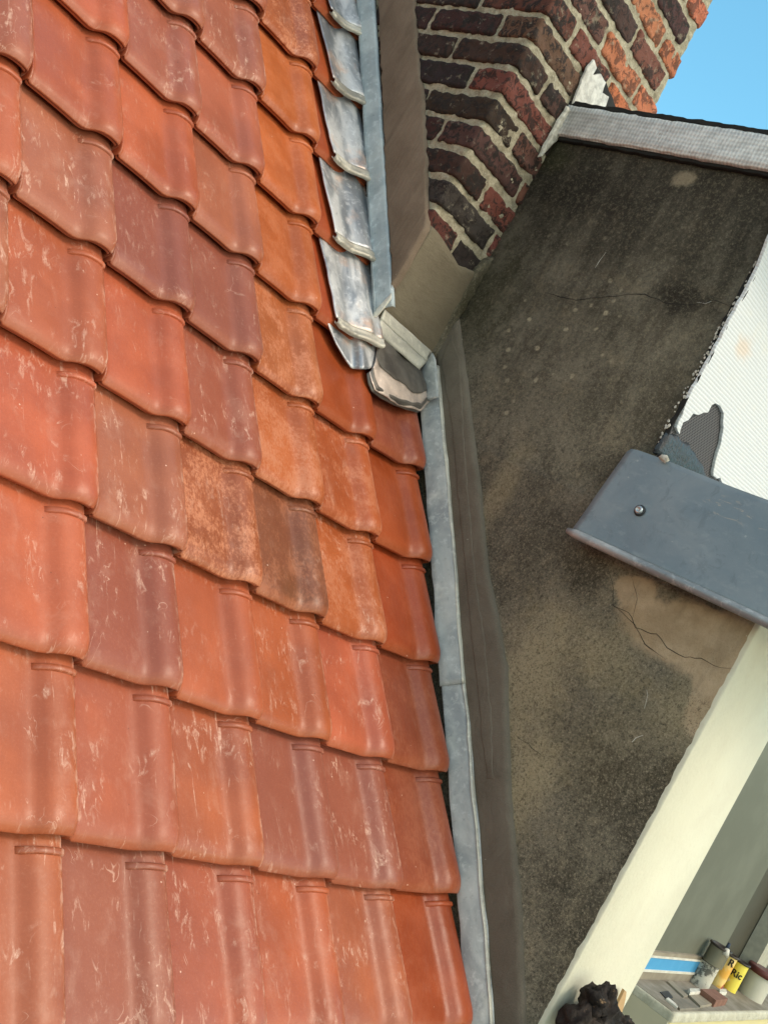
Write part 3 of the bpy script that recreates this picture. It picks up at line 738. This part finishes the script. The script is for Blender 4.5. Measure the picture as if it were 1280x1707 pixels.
# ------------------------------------------------------------------ lead flashings
def strip(prof, s0, s1, n, seed, cutslope=0, amp=.006, thick=.018):
    """a folded strip running up the roof slope; prof = (x, h) points"""
    pr = []
    for (a, b), (c, d) in zip(prof, prof[1:]):
        for k in range(4): pr.append((a+(c-a)*k/4, b+(d-b)*k/4))
    pr.append(prof[-1]); m = len(pr)
    def fn(a, b):
        x, h = pr[int(round(b*(m-1)))]
        s = s0 + (s1-s0)*a
        if cutslope: s += cutslope*(h-prof[0][1])*(1-a)
        p = Vector((s*1.6, h*3, seed*7.0))
        return rp(x + amp*nz(p)+ amp*.6*nz(p*3.1), s, h + amp*1.4*nz(p+Vector((4, 4, 4))) + (amp*1.2*nz(p*2.3) if b > .8 or b < .15 else 0))
    V, Fc = grid(n, m, fn)
    return thicken(V, Fc, n, m, Vector((thick, 0, 0)))
FL = 'lead cover flashings along the wall'
up = empty('lead_flashing', rp(4.95, 9, 0), 'straight blue-grey lead strip running up beside the brown cement band', 'flashing', FL)
V, Fc = strip([(4.99, .010), (4.925, .045), (4.905, .085)], 6.42, 12.9, 70, 1)
mk('folded_lip', V, Fc, LEAD_UP, up)
V, Fc = strip([(4.915, .080), (4.925, .15), (4.932, .22), (4.945, .285), (4.968, .300), (4.99, .302)], 6.44, 12.9, 70, 2, cutslope=-.05)
mk('cover_strip', V, Fc, LEAD_UP, up)
P = [onx(u, v, 4.92) for u, v in [(622, 530), (624, 519), (636, 505), (648, 492), (652, 488), (650, 498), (640, 512), (630, 524)]]
V, Fc = slab(rag(P, .04, .008, 3), (-1, 0, 0), .02, .004, flat=-4.935); mk('cut_end', V, Fc, PALE, up)

lb = empty('lead_flashing', (5.6, 3.95, 5.0), 'short pale lead strip stepping round the foot of the chimney', 'flashing', FL)
def quadfn(A, B, C, D, amp, seed, bulge=0, nrm=Vector((0, -1, 0))):
    def fn(a, b):
        p = A.lerp(B, a).lerp(D.lerp(C, a), b)
        return p + nrm*(bulge*sin(pi*b)) + Vector((amp*nz(p*3+Vector((seed, 0, 0))), amp*nz(p*2.5+Vector((0, seed, 0))), amp*nz(p*3.3+Vector((0, 0, seed)))))
    return fn
A = ony(641, 515, 3.955); B = ony(720, 586, 3.955); C = ony(711, 603, 3.91); D = ony(635, 533, 3.91)
V, Fc = grid(20, 6, quadfn(A, B, C, D, .008, 1)); V, Fc = thicken(V, Fc, 20, 6, Vector((0, .02, 0))); mk('cover_strip', V, Fc, LEAD_B, lb)
A2 = D; B2 = C; C2 = ony(699, 616, 3.86); D2 = ony(629, 555, 3.86)
V, Fc = grid(20, 5, quadfn(A2, B2, C2, D2, .008, 1)); V, Fc = thicken(V, Fc, 20, 5, Vector((0, .02, 0))); mk('folded_lip', V, Fc, LEAD_B, lb)

PD = [(6.10, -.085), (6.105, -.045), (6.125, .02), (6.150, .09), (6.175, .150), (6.20, .165), (6.235, .168)]
for s0, s1, sd_, lab in ((2.20, 6.30, 3, 'upper length of chalky grey lead curving down beside the dark wall'), (-2.2, 2.24, 4, 'lower length of chalky grey lead reaching the bottom edge of the photo')):
    q = empty('lead_flashing', rp(6.15, s0, 0), lab, 'flashing', FL)
    V, Fc = strip([(x+(.012 if sd_ == 4 else 0), h+(0 if sd_ == 3 else .010)) for x, h in PD], s0, s1, 60, sd_, amp=.013)
    mk('cover_strip', V, Fc, LEAD_LOW, q)
    V, Fc = strip([(6.172, .155), (6.185, .172), (6.205, .174), (6.235, .176)], s0, s1, 60, sd_, amp=.012)
    mk('top_edge', V, Fc, LEAD_B, q)
# corner lap at the top of the lower strip
q = empty('lead_flashing', (6.15, 3.95, 4.9), 'small lapped lead corner where the strip turns below the chimney', 'flashing', FL)
P = [onx(u, v, 6.08) for u, v in [(704, 612), (710, 606), (722, 588), (727, 600), (730, 640), (731, 662), (716, 668), (706, 664), (704, 640)]]
V, Fc = slab(rag(P, .05, .012, 3), (-1, 0.25, 0), .03, .014); mk('cover_strip', V, Fc, LEAD_LOW, q)

# ------------------------------------------------------------------ lead soakers dressed over the tiles
SG = 'lead soakers stepped between tiles and wall'
SP = [(0.0, -.060), (.08, -.052), (.2, -.044), (.34, -.036), (.46, -.012), (.58, .026), (.70, .052), (.82, .060), (.92, .064), (1.0, .090)]
def sh(a):
    for (p, ha), (q, hb) in zip(SP, SP[1:]):
        if p <= a <= q: return ha+(hb-ha)*(a-p)/(q-p)
def soaker(j, xl_top, xl_bot, label, s_bot=None, s_top=None):
    st = j*G if s_bot is None else s_bot
    stop = (j+1.14)*G if s_top is None else s_top
    root = empty('lead_soaker', rp(4.65, st, 0), label, 'lead soaker', SG)
    nu, nv = 26, 22
    def body(a, b):
        s = st + .10 + (stop-st-.10)*b
        xl = xl_bot + (xl_top-xl_bot)*min(1, (s-st)/G)
        x = xl + (4.985-xl)*a
        p = Vector((x*2.2, s*1.6, j*9.0))
        x, sw = warp(x, s)
        return rp(min(x, 5.0), sw, sh(a) + .045 - .125*(s-st) + .024*nz(p)*sin(pi*min(1, b*1.3+.1)) + .010*nz(p*3) - .030*math.exp(-((a-.36)/.16)**2)*(1-.3*b) + .014*math.exp(-((a-.72)/.1)**2))
    V, Fc = grid(nu, nv, body); V, Fc = thicken(V, Fc, nu, nv, -RN*.014); mk('sheet', V, Fc, LEAD_NEW, root)
    prof = [(.10, 0), (.07, -.003), (.045, -.004), (.025, .006), (.004, .010), (-.014, .002), (-.024, -.014), (-.022, -.032), (-.010, -.042), (.010, -.040)]
    def rim(a, b):
        k = b*(len(prof)-1); i0 = min(int(k), len(prof)-2); f = k-i0
        ds = prof[i0][0]*(1-f)+prof[i0+1][0]*f; dh = prof[i0][1]*(1-f)+prof[i0+1][1]*f
        cr = (.0045*sin(a*52+2*sin(a*17)+j)*max(0, 1-a/.55)+.004*sin(a*9+j))*sin(pi*b)
        s = st + ds; x = xl_bot - .015*b + (4.985-xl_bot+.015*b)*a
        c = .05*max(0, 1-a/.10)
        p = Vector((x*4, s*3, j*5.0))
        x, sw = warp(x, s)
        return rp(min(x, 5.0), sw + c*(1 if b > .3 else b*3), sh(a) + .045 + dh + cr + .008*nz(p))
    V, Fc = grid(60, 14, rim); V, Fc = thicken(V, Fc, 60, 14, -RN*.008); mk('curled_edge', V, Fc, RIM, root)
LB = {9: 'topmost lead soaker, cut by the upper edge of the photo', 8: 'second lead soaker from the top, its curl above a red tile edge', 7: 'third lead soaker from the top, smooth and pale grey',
      6: 'fourth lead soaker from the top, with a pinkish reflection tinted into the lead', 5: 'fifth lead soaker from the top, the last with a curled lower edge'}
for j in (9, 8, 7, 6, 5): soaker(j, 4.17 - (.02 if j > 6 else 0), 4.30, LB[j])
soaker(10, 4.15, 4.28, 'lead soaker just above the picture edge')
# the lowest soaker: a plain cut flap under the last curl
root = empty('lead_soaker', rp(4.75, 5.6, 0), 'lowest lead soaker, a plain cut flap ending above a red-orange tile', 'lead soaker', SG)
EL = [(546, 533), (552, 550), (560, 572), (572, 594), (586, 614), (600, 615), (613, 615), (629, 611)]
def flap(a, b):
    k = a*(len(EL)-1); i0 = min(int(k), len(EL)-2); f = k-i0
    u = EL[i0][0]*(1-f)+EL[i0+1][0]*f; v = EL[i0][1]*(1-f)+EL[i0+1][1]*f
    hb = -.11 + .12*sst(.45, .75, (u-546)/83)
    lo_ = onr(u, v, hb)
    xx = min(lo_.x, 5.0); hi_ = rp(xx, 6.06, -.125 + .12*sst(.45, .75, (u-546)/83))
    p = lo_.lerp(hi_, b); return p + RN*(.016*nz(p*2.2)+.012*sin(pi*b))
V, Fc = grid(30, 12, flap); V, Fc = thicken(V, Fc, 30, 12, -RN*.016); mk('sheet', V, Fc, LEAD_NEW, root)

# bronze-tinted apron below the chimney
ap = empty('lead_apron', rp(5.6, 5.6, 0), 'bronze-tinted crumpled lead apron on the tiles below the chimney corner', 'lead apron')
LO = [(617, 620), (620, 636), (626, 650), (644, 663), (664, 673), (684, 680), (703, 685), (714, 670)]
MI = [(630, 602), (634, 618), (644, 632), (660, 646), (676, 655), (690, 664), (702, 668), (711, 660)]
HI = [(631, 556), (640, 564), (652, 574), (664, 584), (676, 595), (688, 605), (698, 612), (703, 618)]
def lerpl(L, a):
    k = a*(len(L)-1); i0 = min(int(k), len(L)-2); f = k-i0
    return L[i0][0]*(1-f)+L[i0+1][0]*f, L[i0][1]*(1-f)+L[i0+1][1]*f
def apron(a, b):
    p0 = onr(*lerpl(LO, a), .03); p1 = onr(*lerpl(MI, a), .075); u, v = lerpl(HI, a); p2 = ony(u, v, 3.90)
    p = p0.lerp(p1, b)*(1-b) + p1.lerp(p2, b)*b
    return p + RN*(.035*nz(p*3.2)+.022*abs(nz(p*5.0+Vector((3, 0, 1))))+.006*nz(p*11))
V, Fc = grid(40, 24, apron); V, Fc = thicken(V, Fc, 40, 24, -RN*.008)
mk('sheet', V, Fc, LEAD_AP, ap)
V, Fc = grid(40, 14, lambda a, b: apron(a, .50+.06*nz((a*5, 1, 2))+b*(.5-.06*nz((a*5, 1, 2)))) + RN*.012); V, Fc = thicken(V, Fc, 40, 14, -RN*.006)
mk('upstand', V, Fc, LEAD_DK, ap)
def lip(a, b):
    p = onr(*lerpl(LO, a), .035); q = onr(*lerpl(MI, a), .075)
    d = (q-p).normalized(); an = b*pi*1.35
    wv = .03*nz(Vector((a*6, 2.0, 1.0)))
    return p + d*((.10+wv)*(1-b)-.008) + RN*(.016*sin(an)+.010*nz(p*7) - .028*b)
V, Fc = grid(40, 10, lip); V, Fc = thicken(V, Fc, 40, 10, -RN*.010); mk('rolled_lip', V, Fc, LEAD_DK, ap)

# ------------------------------------------------------------------ zinc sheet over the step in the wall
zn = empty('zinc_flashing', (6.1, .3, 3.9), 'blue-grey sheet metal flashing with a rolled drip edge, fixed by one screw', 'metal flashing')
ZX1, ZX0 = 6.17, 5.99                      # leans out towards its lower edge
TL_, BL_ = onx(1050, 745, ZX1), onx(951, 886, ZX0)
zt_, zb_ = TL_.z, BL_.z+.01
def zs_(a, b):
    y0 = TL_.y + (BL_.y-TL_.y)*b; y = y0 + (-3.3-y0)*a
    z = zt_ + (zb_-zt_)*b; x = ZX1 + (ZX0-ZX1)*b
    cr = .012*max(0, 1-a*40)*max(0, 1-b*22)
    return Vector((x + .012*nz((y*1.2, z*1.2, 4)) , y-cr*2, z - cr + .008*sin(y*4)*(1-b)*.6))
V, Fc = grid(60, 20, zs_); V, Fc = thicken(V, Fc, 60, 20, Vector((.03, 0, .0))); mk('sheet', V, Fc, ZINC, zn)
rl = [Vector((ZX0-.012+.006*nz((k*.4, 1, 1)), BL_.y+.035 + (-3.35-BL_.y)*k/40, zb_-.015)) for k in range(41)]
V, Fc = tube(rl, [.030, .048]+[.050]*38+[.05], 14); mk('rolled_edge', V, Fc, mat_lead('highlit_zinc_edge', (.24, .27, .29), (.42, .44, .45), (.46, .44, .42), .45, .2, (1, .2, 1), .4), zn)  # roll coloured lighter than the sheet to paint in its rim highlight
V, Fc = box(ZX1+.0, 9.2, -3.3, TL_.y-.12, zt_-.05, zt_-.02); mk('top_flange', V, Fc, ZINC, zn, smooth=False)
sc_ = onx(1066, 851, 6.06)
def disc(c, r, d, n=18, dome=.012):
    prof = [(r, 0), (r, d*.6), (r*.85, d), (r*.45, d+dome*.3), (r*.40, d-.006), (r*.22, d-.006)]
    V = []; Fc = []
    for rr, dd in prof:
        for k in range(n): V.append(Vector((c.x-dd, c.y+rr*cos(2*pi*k/n), c.z+rr*sin(2*pi*k/n))))
    for i in range(len(prof)-1):
        for k in range(n): j = (k+1) % n; Fc.append((i*n+k, i*n+j, (i+1)*n+j, (i+1)*n+k))
    Fc.append(tuple(range((len(prof)-1)*n, len(prof)*n))); return V, Fc
STEEL = M('screw_steel', .35, .8); STEEL.color((.5, .55, .58)); STEEL = STEEL.m
RUB = mat_plain('rubber_washer', (.03, .035, .04))
V, Fc = disc(sc_+Vector((.01, 0, 0)), .062, .022); wsh = mk('washer', V, Fc, RUB, zn)
V, Fc = disc(sc_+Vector((-.008, 0, 0)), .044, .030); mk('screw', V, Fc, STEEL, zn)
P = [onx(u, v, 6.14) for u, v in [(1098, 764), (1104, 760), (1113, 762), (1116, 768), (1108, 772)]]
V, Fc = slab(rag(P, .02, .01, 3), (-1, 0, .4), .04, .012); mk('sealant_blob', V, Fc, FLAKE, zn)

# ------------------------------------------------------------------ beyond the wall: green-grey wall, ledge and the clutter on it
DPT = 27.0
def at(u, v, fd): return CAM + ray(u, v)*fd
C0 = at(1125, 1692, DPT); LX, LY, LZ = C0
YB = onz(1065, 1635, LZ).y + .25                # foot of the wall at the back of the ledge
def lg(u, v): return onz(u, v, LZ)
V, Fc = box(18, 44, YB, YB+.5, -9, 26)
gw = empty('rendered_wall', (30, YB, -9), 'smooth green-grey rendered wall in shade behind the ledge of paint cans', 'wall')
mk('wall_face', V, Fc, GREEN2, gw, smooth=False)
q0 = ony(1280, 1428, YB-.25); q1 = ony(1228, 1560, YB-.25)
V, Fc = slab([Vector((18, 0, -9)), Vector((q1.x, 0, -9)), Vector((q1.x+.05, 0, 26)), Vector((18, 0, 26))], (0, -1, 0), .12, .02, flat=-YB)
mk('lit_side_panel', V, Fc, GREEN, gw, smooth=False)  # panel added to set the wall's lit side off from its shaded side
POST = mat_plain('grey_white_paint', (.46, .45, .36), (.38, .37, .30), .6)
p0 = ony(1262, 1600, YB-.5)
V, Fc = box(p0.x, p0.x+1.2, YB-.55, YB-.02, LZ-.0, 12)
po = mk('door_frame', V, Fc, POST, None, smooth=False); tag(po, 'pale painted upright frame at the right edge behind the paint cans', 'door frame')

ld = empty('masonry_ledge', (LX+4, LY+.6, LZ-4), 'pale ledge top of a cream painted wall carrying paint cans and offcuts', 'ledge')
LTOP = mat_plain('ledge_top', (.20, .175, .13), (.30, .27, .22), .8, 10)
LEDGE = mat_plain('chalky_ledge_edge', (.46, .44, .34), (.60, .58, .47), .8, 12, 60, .6, .3, .01)
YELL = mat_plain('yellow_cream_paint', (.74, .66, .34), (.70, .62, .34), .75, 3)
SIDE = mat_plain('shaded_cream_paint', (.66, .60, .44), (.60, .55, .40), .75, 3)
P = [Vector((LX-.02, LY-.02, 0)), Vector((44, LY-.02, 0)), Vector((44, YB, 0)), Vector((LX-.02, YB, 0))]
V, Fc = slab(rag(P, .12, .03, 3), (0, 0, 1), .22, .04, flat=LZ-.22); mk('ledge_slab', V, Fc, LEDGE, ld)
V, Fc = box(LX+.05, 44, LY+.10, YB-.03, LZ+.001, LZ+.012); mk('ledge_surface', V, Fc, LTOP, ld, smooth=False)
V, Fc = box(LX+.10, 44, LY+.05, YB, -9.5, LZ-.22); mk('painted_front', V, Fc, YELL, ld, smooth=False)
# left side of the ledge, its shade put into a duller cream
a = onx(1105, 1707, LX); 
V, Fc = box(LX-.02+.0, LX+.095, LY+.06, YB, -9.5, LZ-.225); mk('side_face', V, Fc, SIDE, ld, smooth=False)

# blue-faced board leaning at the back
bb = empty('blue_board', (LX+2.0, YB-.3, LZ), 'blue-banded pack of board lying against the green-grey wall at the back of the ledge', 'board')
yb = YB-.24
def band(v0, v1, u0=1078, u1=1152, y=None):
    y = yb if y is None else y
    A = ony(1100, v0, y).z; B = ony(1100, v1, y).z
    return B, A
BLUE = mat_plain('blue_paint', (.06, .32, .62), (.08, .36, .66), .5, 8)
WHT = mat_plain('white_edge', (.72, .70, .62), (.6, .58, .5), .6)
TAN = mat_plain('grey_tan_timber', (.26, .225, .17), (.33, .29, .22), .7, 10)
xl_, xr_ = LX-1.2, ony(1152, 1605, yb).x + 1.0
for nm, v0, v1, mt, dp in (('top_board', 1588, 1594, TAN, .03), ('white_trim', 1594, 1597, WHT, .0), ('blue_face', 1597, 1617, BLUE, .02), ('white_trim', 1617, 1621, WHT, .0), ('lower_board', 1621, 1634, TAN, .02), ('white_trim', 1634, 1637.5, WHT, -.02)):
    z1, z2 = band(v0+1.5, v1+1.5)
    V, Fc = box(xl_, xr_, yb+dp, YB-.005, z1, z2); mk(nm, V, Fc, mt, bb, smooth=False)
z1, z2 = band(1640, 1720)

# cans.  pixel helpers put each on the ledge at its own spot
SPK = M('paint_splashed_tin', .6); c = SPK.mix(SPK.ss(SPK.noise(None, 9, 6, .7), .56, .64), (.58, .57, .49), (.13, .13, .11)); c = SPK.mix(SPK.ss(SPK.noise(None, 22, 4, .7), .6, .64), c, (.05, .045, .04)); SPK.color(c); SPK = SPK.m
TIN = mat_plain('dull_tin', (.24, .23, .17), (.17, .165, .125), .4, 8, 60, .2, .5, .002, .5)
DARK = mat_plain('dark_paint_inside', (.035, .028, .024), (.05, .04, .03), .5, 12)
CREAMP = mat_plain('offwhite_plastic', (.60, .59, .50), (.54, .53, .45), .45, 8)
MAROON = mat_plain('maroon_lid', (.13, .035, .030), (.09, .03, .028), .45, 12)
def mat_label(name, ca, cb, cc_):
    m = M(name, .45); P = m.pos(); a = m.noise(P, 3.6, 3, .6, .6)
    c = m.mix(m.ss(a, .38, .50), ca, cb); c = m.mix(m.ss(m.noise(m.vec('ADD', P, (3, 5, 1)), 5.5, 2), .58, .62), c, cc_)
    c = m.mix(m.ss(m.noise(P, 9, 3), .60, .66), c, (.80, .74, .55)); m.color(c); return m.m
LAB1 = mat_label('printed_label', (.80, .42, .06), (.84, .62, .22), (.45, .08, .05))
LAB2 = mat_label('printed_label_yellow', (.78, .62, .04), (.84, .72, .10), (.78, .32, .05))
# image up on the ledge is (.48,-.88); heights follow from the depth
y1 = LY+.62
def can_px(name, ub, vb, y, rpx, hpx, *a, **k):
    """base centre pixel on the ledge plane -> size from pixels at that depth"""
    p = lg(ub, vb); d = r2.dot(p-CAM); kk = d/F
    return p, rpx*kk, hpx*kk
def place(name, ub, vb, rpx, hpx, body, lid, label, **k):
    p, r, h = can_px(name, ub, vb, 0, rpx, hpx)
    cat = k.pop('cat', 'paint can')
    root = empty(name, (p.x, p.y, LZ+.012), label, cat, 'paint containers on the ledge')
    c = (p.x, p.y, LZ+.012); t = k.get('taper', 0)
    V, Fc = lathe([(r*(1-t), 0), (r*(1-t), .02), (r, h*.97), (r, h)], c, 36); Fc = [f for f in Fc if len(f) == 4]
    mk('can_body', V, Fc, body, root)
    if k.get('lidded'): V, Fc = lathe([(r, h-.10), (r+.05, h-.09), (r+.05, h+.05), (r+.02, h+.09), (r-.1, h+.09)], c, 36); mk('lid', V, Fc, lid, root)
    else:
        V, Fc = lathe([(r, h-.03), (r+.03, h-.02), (r+.03, h+.025), (r, h+.035), (r-.06, h+.02), (r-.09, h-.05)], c, 36); mk('rim', V, Fc, lid, root)
    return root, c, r, h
place('paint_can', 1153, 1620, 16, 44, TIN, DARK, 'grey tin half hidden behind the splashed white can, left end of the group')
s_, sc0, sr_, sh_ = place('paint_can', 1161, 1642, 19.5, 44, SPK, DARK, 'white paint can with grey splashes, another tin standing on its top')
def at_top(u, v, zz): return onz(u, v, zz)
tp = at_top(1187, 1607, sc0[2]+sh_+.03); kk = r2.dot(tp-CAM)/F
tr, th = 17.5*kk, 31*kk; tc = (tp.x, tp.y, tp.z)
root = empty('paint_can', tc, 'dull olive tin with a brush in it, stacked on top of the splashed white can', 'paint can', 'paint containers on the ledge')
V, Fc = lathe([(tr, 0), (tr, th)], tc, 36); Fc = [f for f in Fc if len(f) == 4]; mk('can_body', V, Fc, TIN, root)
V, Fc = lathe([(tr-.03, 0), (tr-.03, .03)], tc, 36); mk('base', V, Fc, TIN, root)
V, Fc = lathe([(tr, th-.03), (tr+.035, th-.02), (tr+.035, th+.03), (tr, th+.04), (tr-.06, th+.02), (tr-.09, th-.06)], tc, 36); mk('rim', V, Fc, DARK, root)
c_ = Vector(tc)
hp = onx(1216, 1573, c_.x); hq = onx(1211, 1583, c_.x); hr = onx(1208, 1592, c_.x-.1)
br = empty('paint_brush', hr, 'small paint brush with a blue-black handle and white blob hanging on the stacked tin', 'brush')
V, Fc = tube([hq, hp], [.06, .04], 10); mk('handle', V, Fc, mat_plain('navy_handle', (.03, .05, .09)), br)
V, Fc = tube([hq+Vector((-.1, -.05, .02)), hr+Vector((-.1, -.05, 0))], [.07, .10], 10); mk('bristles', V, Fc, WHT, br)
def lettering(txt, c, r, h0, size, ang, root, mat):
    cu = bpy.data.curves.new('t', 'FONT'); cu.body = txt; cu.size = 1; cu.align_x = 'CENTER'; cu.extrude = .01; cu.offset = .02
    tmp = bpy.data.objects.new('t', cu); col.objects.link(tmp)
    me = bpy.data.meshes.new_from_object(tmp.evaluated_get(bpy.context.evaluated_depsgraph_get()))
    V = []
    for v in me.vertices:
        a = ang + v.co.x*size/r; rr = r + .006 + (.012 if v.co.z > 0 else 0)
        V.append(Vector((c[0]+rr*cos(a), c[1]+rr*sin(a), c[2]+h0+v.co.y*size)))
    Fc = [tuple(p.vertices) for p in me.polygons]
    bpy.data.objects.remove(tmp); bpy.data.curves.remove(cu); bpy.data.meshes.remove(me)
    mk('lettering', V, Fc, mat, root, smooth=False)
INK = mat_plain('black_ink', (.02, .015, .01))
def facing(c):
    d = Vector(c)-CAM; return math.atan2(-d.y, -d.x)
r_, c_, rr_, hh_ = place('paint_can', 1192, 1643, 12, 56, LAB1, DARK, 'tall orange and yellow printed can lettered R, right of the splashed white one')
lettering('R', c_, rr_, hh_*.72, .30, facing(c_)+.5, r_, INK)
r_, c_, rr_, hh_ = place('paint_can', 1213, 1650, 13, 50, LAB2, DARK, 'bright yellow printed can lettered Ric in black')
lettering('Ric', c_, rr_, hh_*.50, .28, facing(c_)+.1, r_, INK)
place('paint_tub', 1249, 1662, 23, 46, CREAMP, MAROON, 'large off-white plastic tub with a maroon lid, at the right edge', cat='tub', lidded=True, taper=.06)
place('paint_can', 1225, 1632, 17, 46, DARK, DARK, 'dark brown open tin at the back, right of the printed cans')
# offcuts
TILEG = mat_plain('grey_offcut', (.24, .21, .165), (.17, .155, .125), .7, 14)
REDB = mat_plain('red_brown_edge', (.20, .095, .065), (.26, .13, .09), .8, 20)
def slabpx(name, pts, h, mat, label, grp='offcuts on the ledge', z=0, cat='offcut', side=None):
    P = [onz(u, v, LZ+.014+z+h) for u, v in pts]
    V, Fc = slab(P, (0, 0, 1), h, .012, flat=LZ+.014+z)
    o = mk(name, V, Fc, mat, smooth=False); tag(o, label, cat, grp); return o
slabpx('tile_offcut', [(1119, 1665), (1148, 1666), (1167, 1681), (1134, 1683)], .05, TILEG, 'flat grey square offcut at the left front corner of the ledge')
slabpx('tile_offcut', [(1144, 1655), (1164, 1655), (1190, 1674), (1168, 1678)], .06, TAN, 'flat tan offcut in the middle of the ledge, left of the brown block')
slabpx('timber_strip', [(1112, 1636), (1121, 1636), (1147, 1660), (1140, 1662)], .05, TAN, 'thin diagonal timber strip lying behind the flat offcuts')
slabpx('brick_block', [(1168, 1649), (1190, 1649), (1214, 1666), (1194, 1669)], .20, REDB, 'reddish brown block with a grey top, in front of the cans', cat='brick')
slabpx('white_block', [(1149, 1648), (1165, 1648), (1168, 1654), (1151, 1655)], .14, WHT, 'small white block beside the brown one')
slabpx('white_block', [(1199, 1649), (1210, 1649), (1212, 1655), (1200, 1655)], .10, WHT, 'tiny white block under the yellow can')
slabpx('timber_strip', [(1110, 1665), (1114, 1663), (1132, 1678), (1129, 1680)], .05, WHT, 'short pale strip at the left end of the ledge')
slabpx('mesh_scrap', [(1100, 1654), (1113, 1652), (1122, 1663), (1112, 1667)], .02, DARK, 'small dark scrap of mesh near the left end of the ledge')

# ------------------------------------------------------------------ black rag and cardboard at the foot of the cream wall end
def ragfn(seedc, cpx, rx, rz, dep):
    c = ony(*cpx, YE-.28); V = []; Fc = []; n, m = 34, 24
    for i in range(n):
        for j in range(m):
            a = 2*pi*i/n; b = pi*j/(m-1)
            d = Vector((cos(a)*sin(b), sin(a)*sin(b), cos(b)))
            q = d*1.7+Vector((seedc, 2, 3)); w_ = mnoise.noise(q*.9)*2.4; rr = .78 + .42*mnoise.noise(q*.9+Vector((3, 3, 3))) + .16*abs(sin(2.3*q.x-1.6*q.z+w_)) + .10*sin(3.3*q.y+2.9*q.z+w_*1.7) + .16*mnoise.noise(q*3.3)
            V.append(c + Vector((d.x*rx, d.y*dep, d.z*rz))*rr)
    for i in range(n):
        for j in range(m-1): k = (i+1) % n; Fc.append((i*m+j, k*m+j, k*m+j+1, i*m+j+1))
    return V, Fc
cl = M('black_cloth', .85, spec=.25); cc2 = cl.mix(cl.ss(cl.noise(None, 16, 5, .65), .40, .66), (.016, .013, .012), (.060, .045, .038)); cc2 = cl.mix(cl.ss(cl.noise(cl.vec('ADD', cl.pos(), (2, 3, 1)), 26, 5, .7), .64, .7), cc2, (.26, .17, .10)); cl.color(cc2); cl.bump(cl.noise(None, 45, 6, .65, 1.5), .9, .008)
V, Fc = join(ragfn(1, (995, 1690), .30, .26, .20), ragfn(5, (968, 1712), .30, .24, .20), ragfn(9, (1022, 1722), .26, .22, .18), ragfn(13, (1000, 1735), .55, .30, .22), ragfn(17, (992, 1668), .16, .14, .14))
tag(mk('crumpled_rag', V, Fc, cl.m), 'crumpled black cloth heaped against the foot of the cream wall end', 'rag')
P = [ony(u, v, YE-.08) for u, v in [(1018, 1690), (1029, 1666), (1037, 1648), (1041, 1652), (1037, 1672), (1030, 1700), (1024, 1712)]]
V, Fc = slab(rag(P, .04, .006, 3), (0, -1, 0), .03, .004); tag(mk('cardboard_shard', V, Fc, mat_plain('brown_cardboard', (.55, .36, .18), (.48, .30, .15), .7), smooth=False), 'pointed shard of brown cardboard standing beside the black rag', 'cardboard')
V, Fc = box(6.2, 9.4, -2.6, YE-.02, -1.55, -1.05); tag(mk('wall_stub', V, Fc, CREAM, smooth=False), 'cream painted ledge at the foot of the wall end, under the rag', 'ledge')

# ------------------------------------------------------------------ ground far below
gm = mat_plain('courtyard_concrete', (.16, .15, .13), (.22, .21, .18), .9, .8)
V, Fc = box(-2000, 2000, -2000, 2000, -30.5, -30); g = mk('ground', V, Fc, gm, smooth=False); tag(g, None, None, kind='structure')
for o in list(bpy.data.objects):
    if '_o' in o: del o['_o']
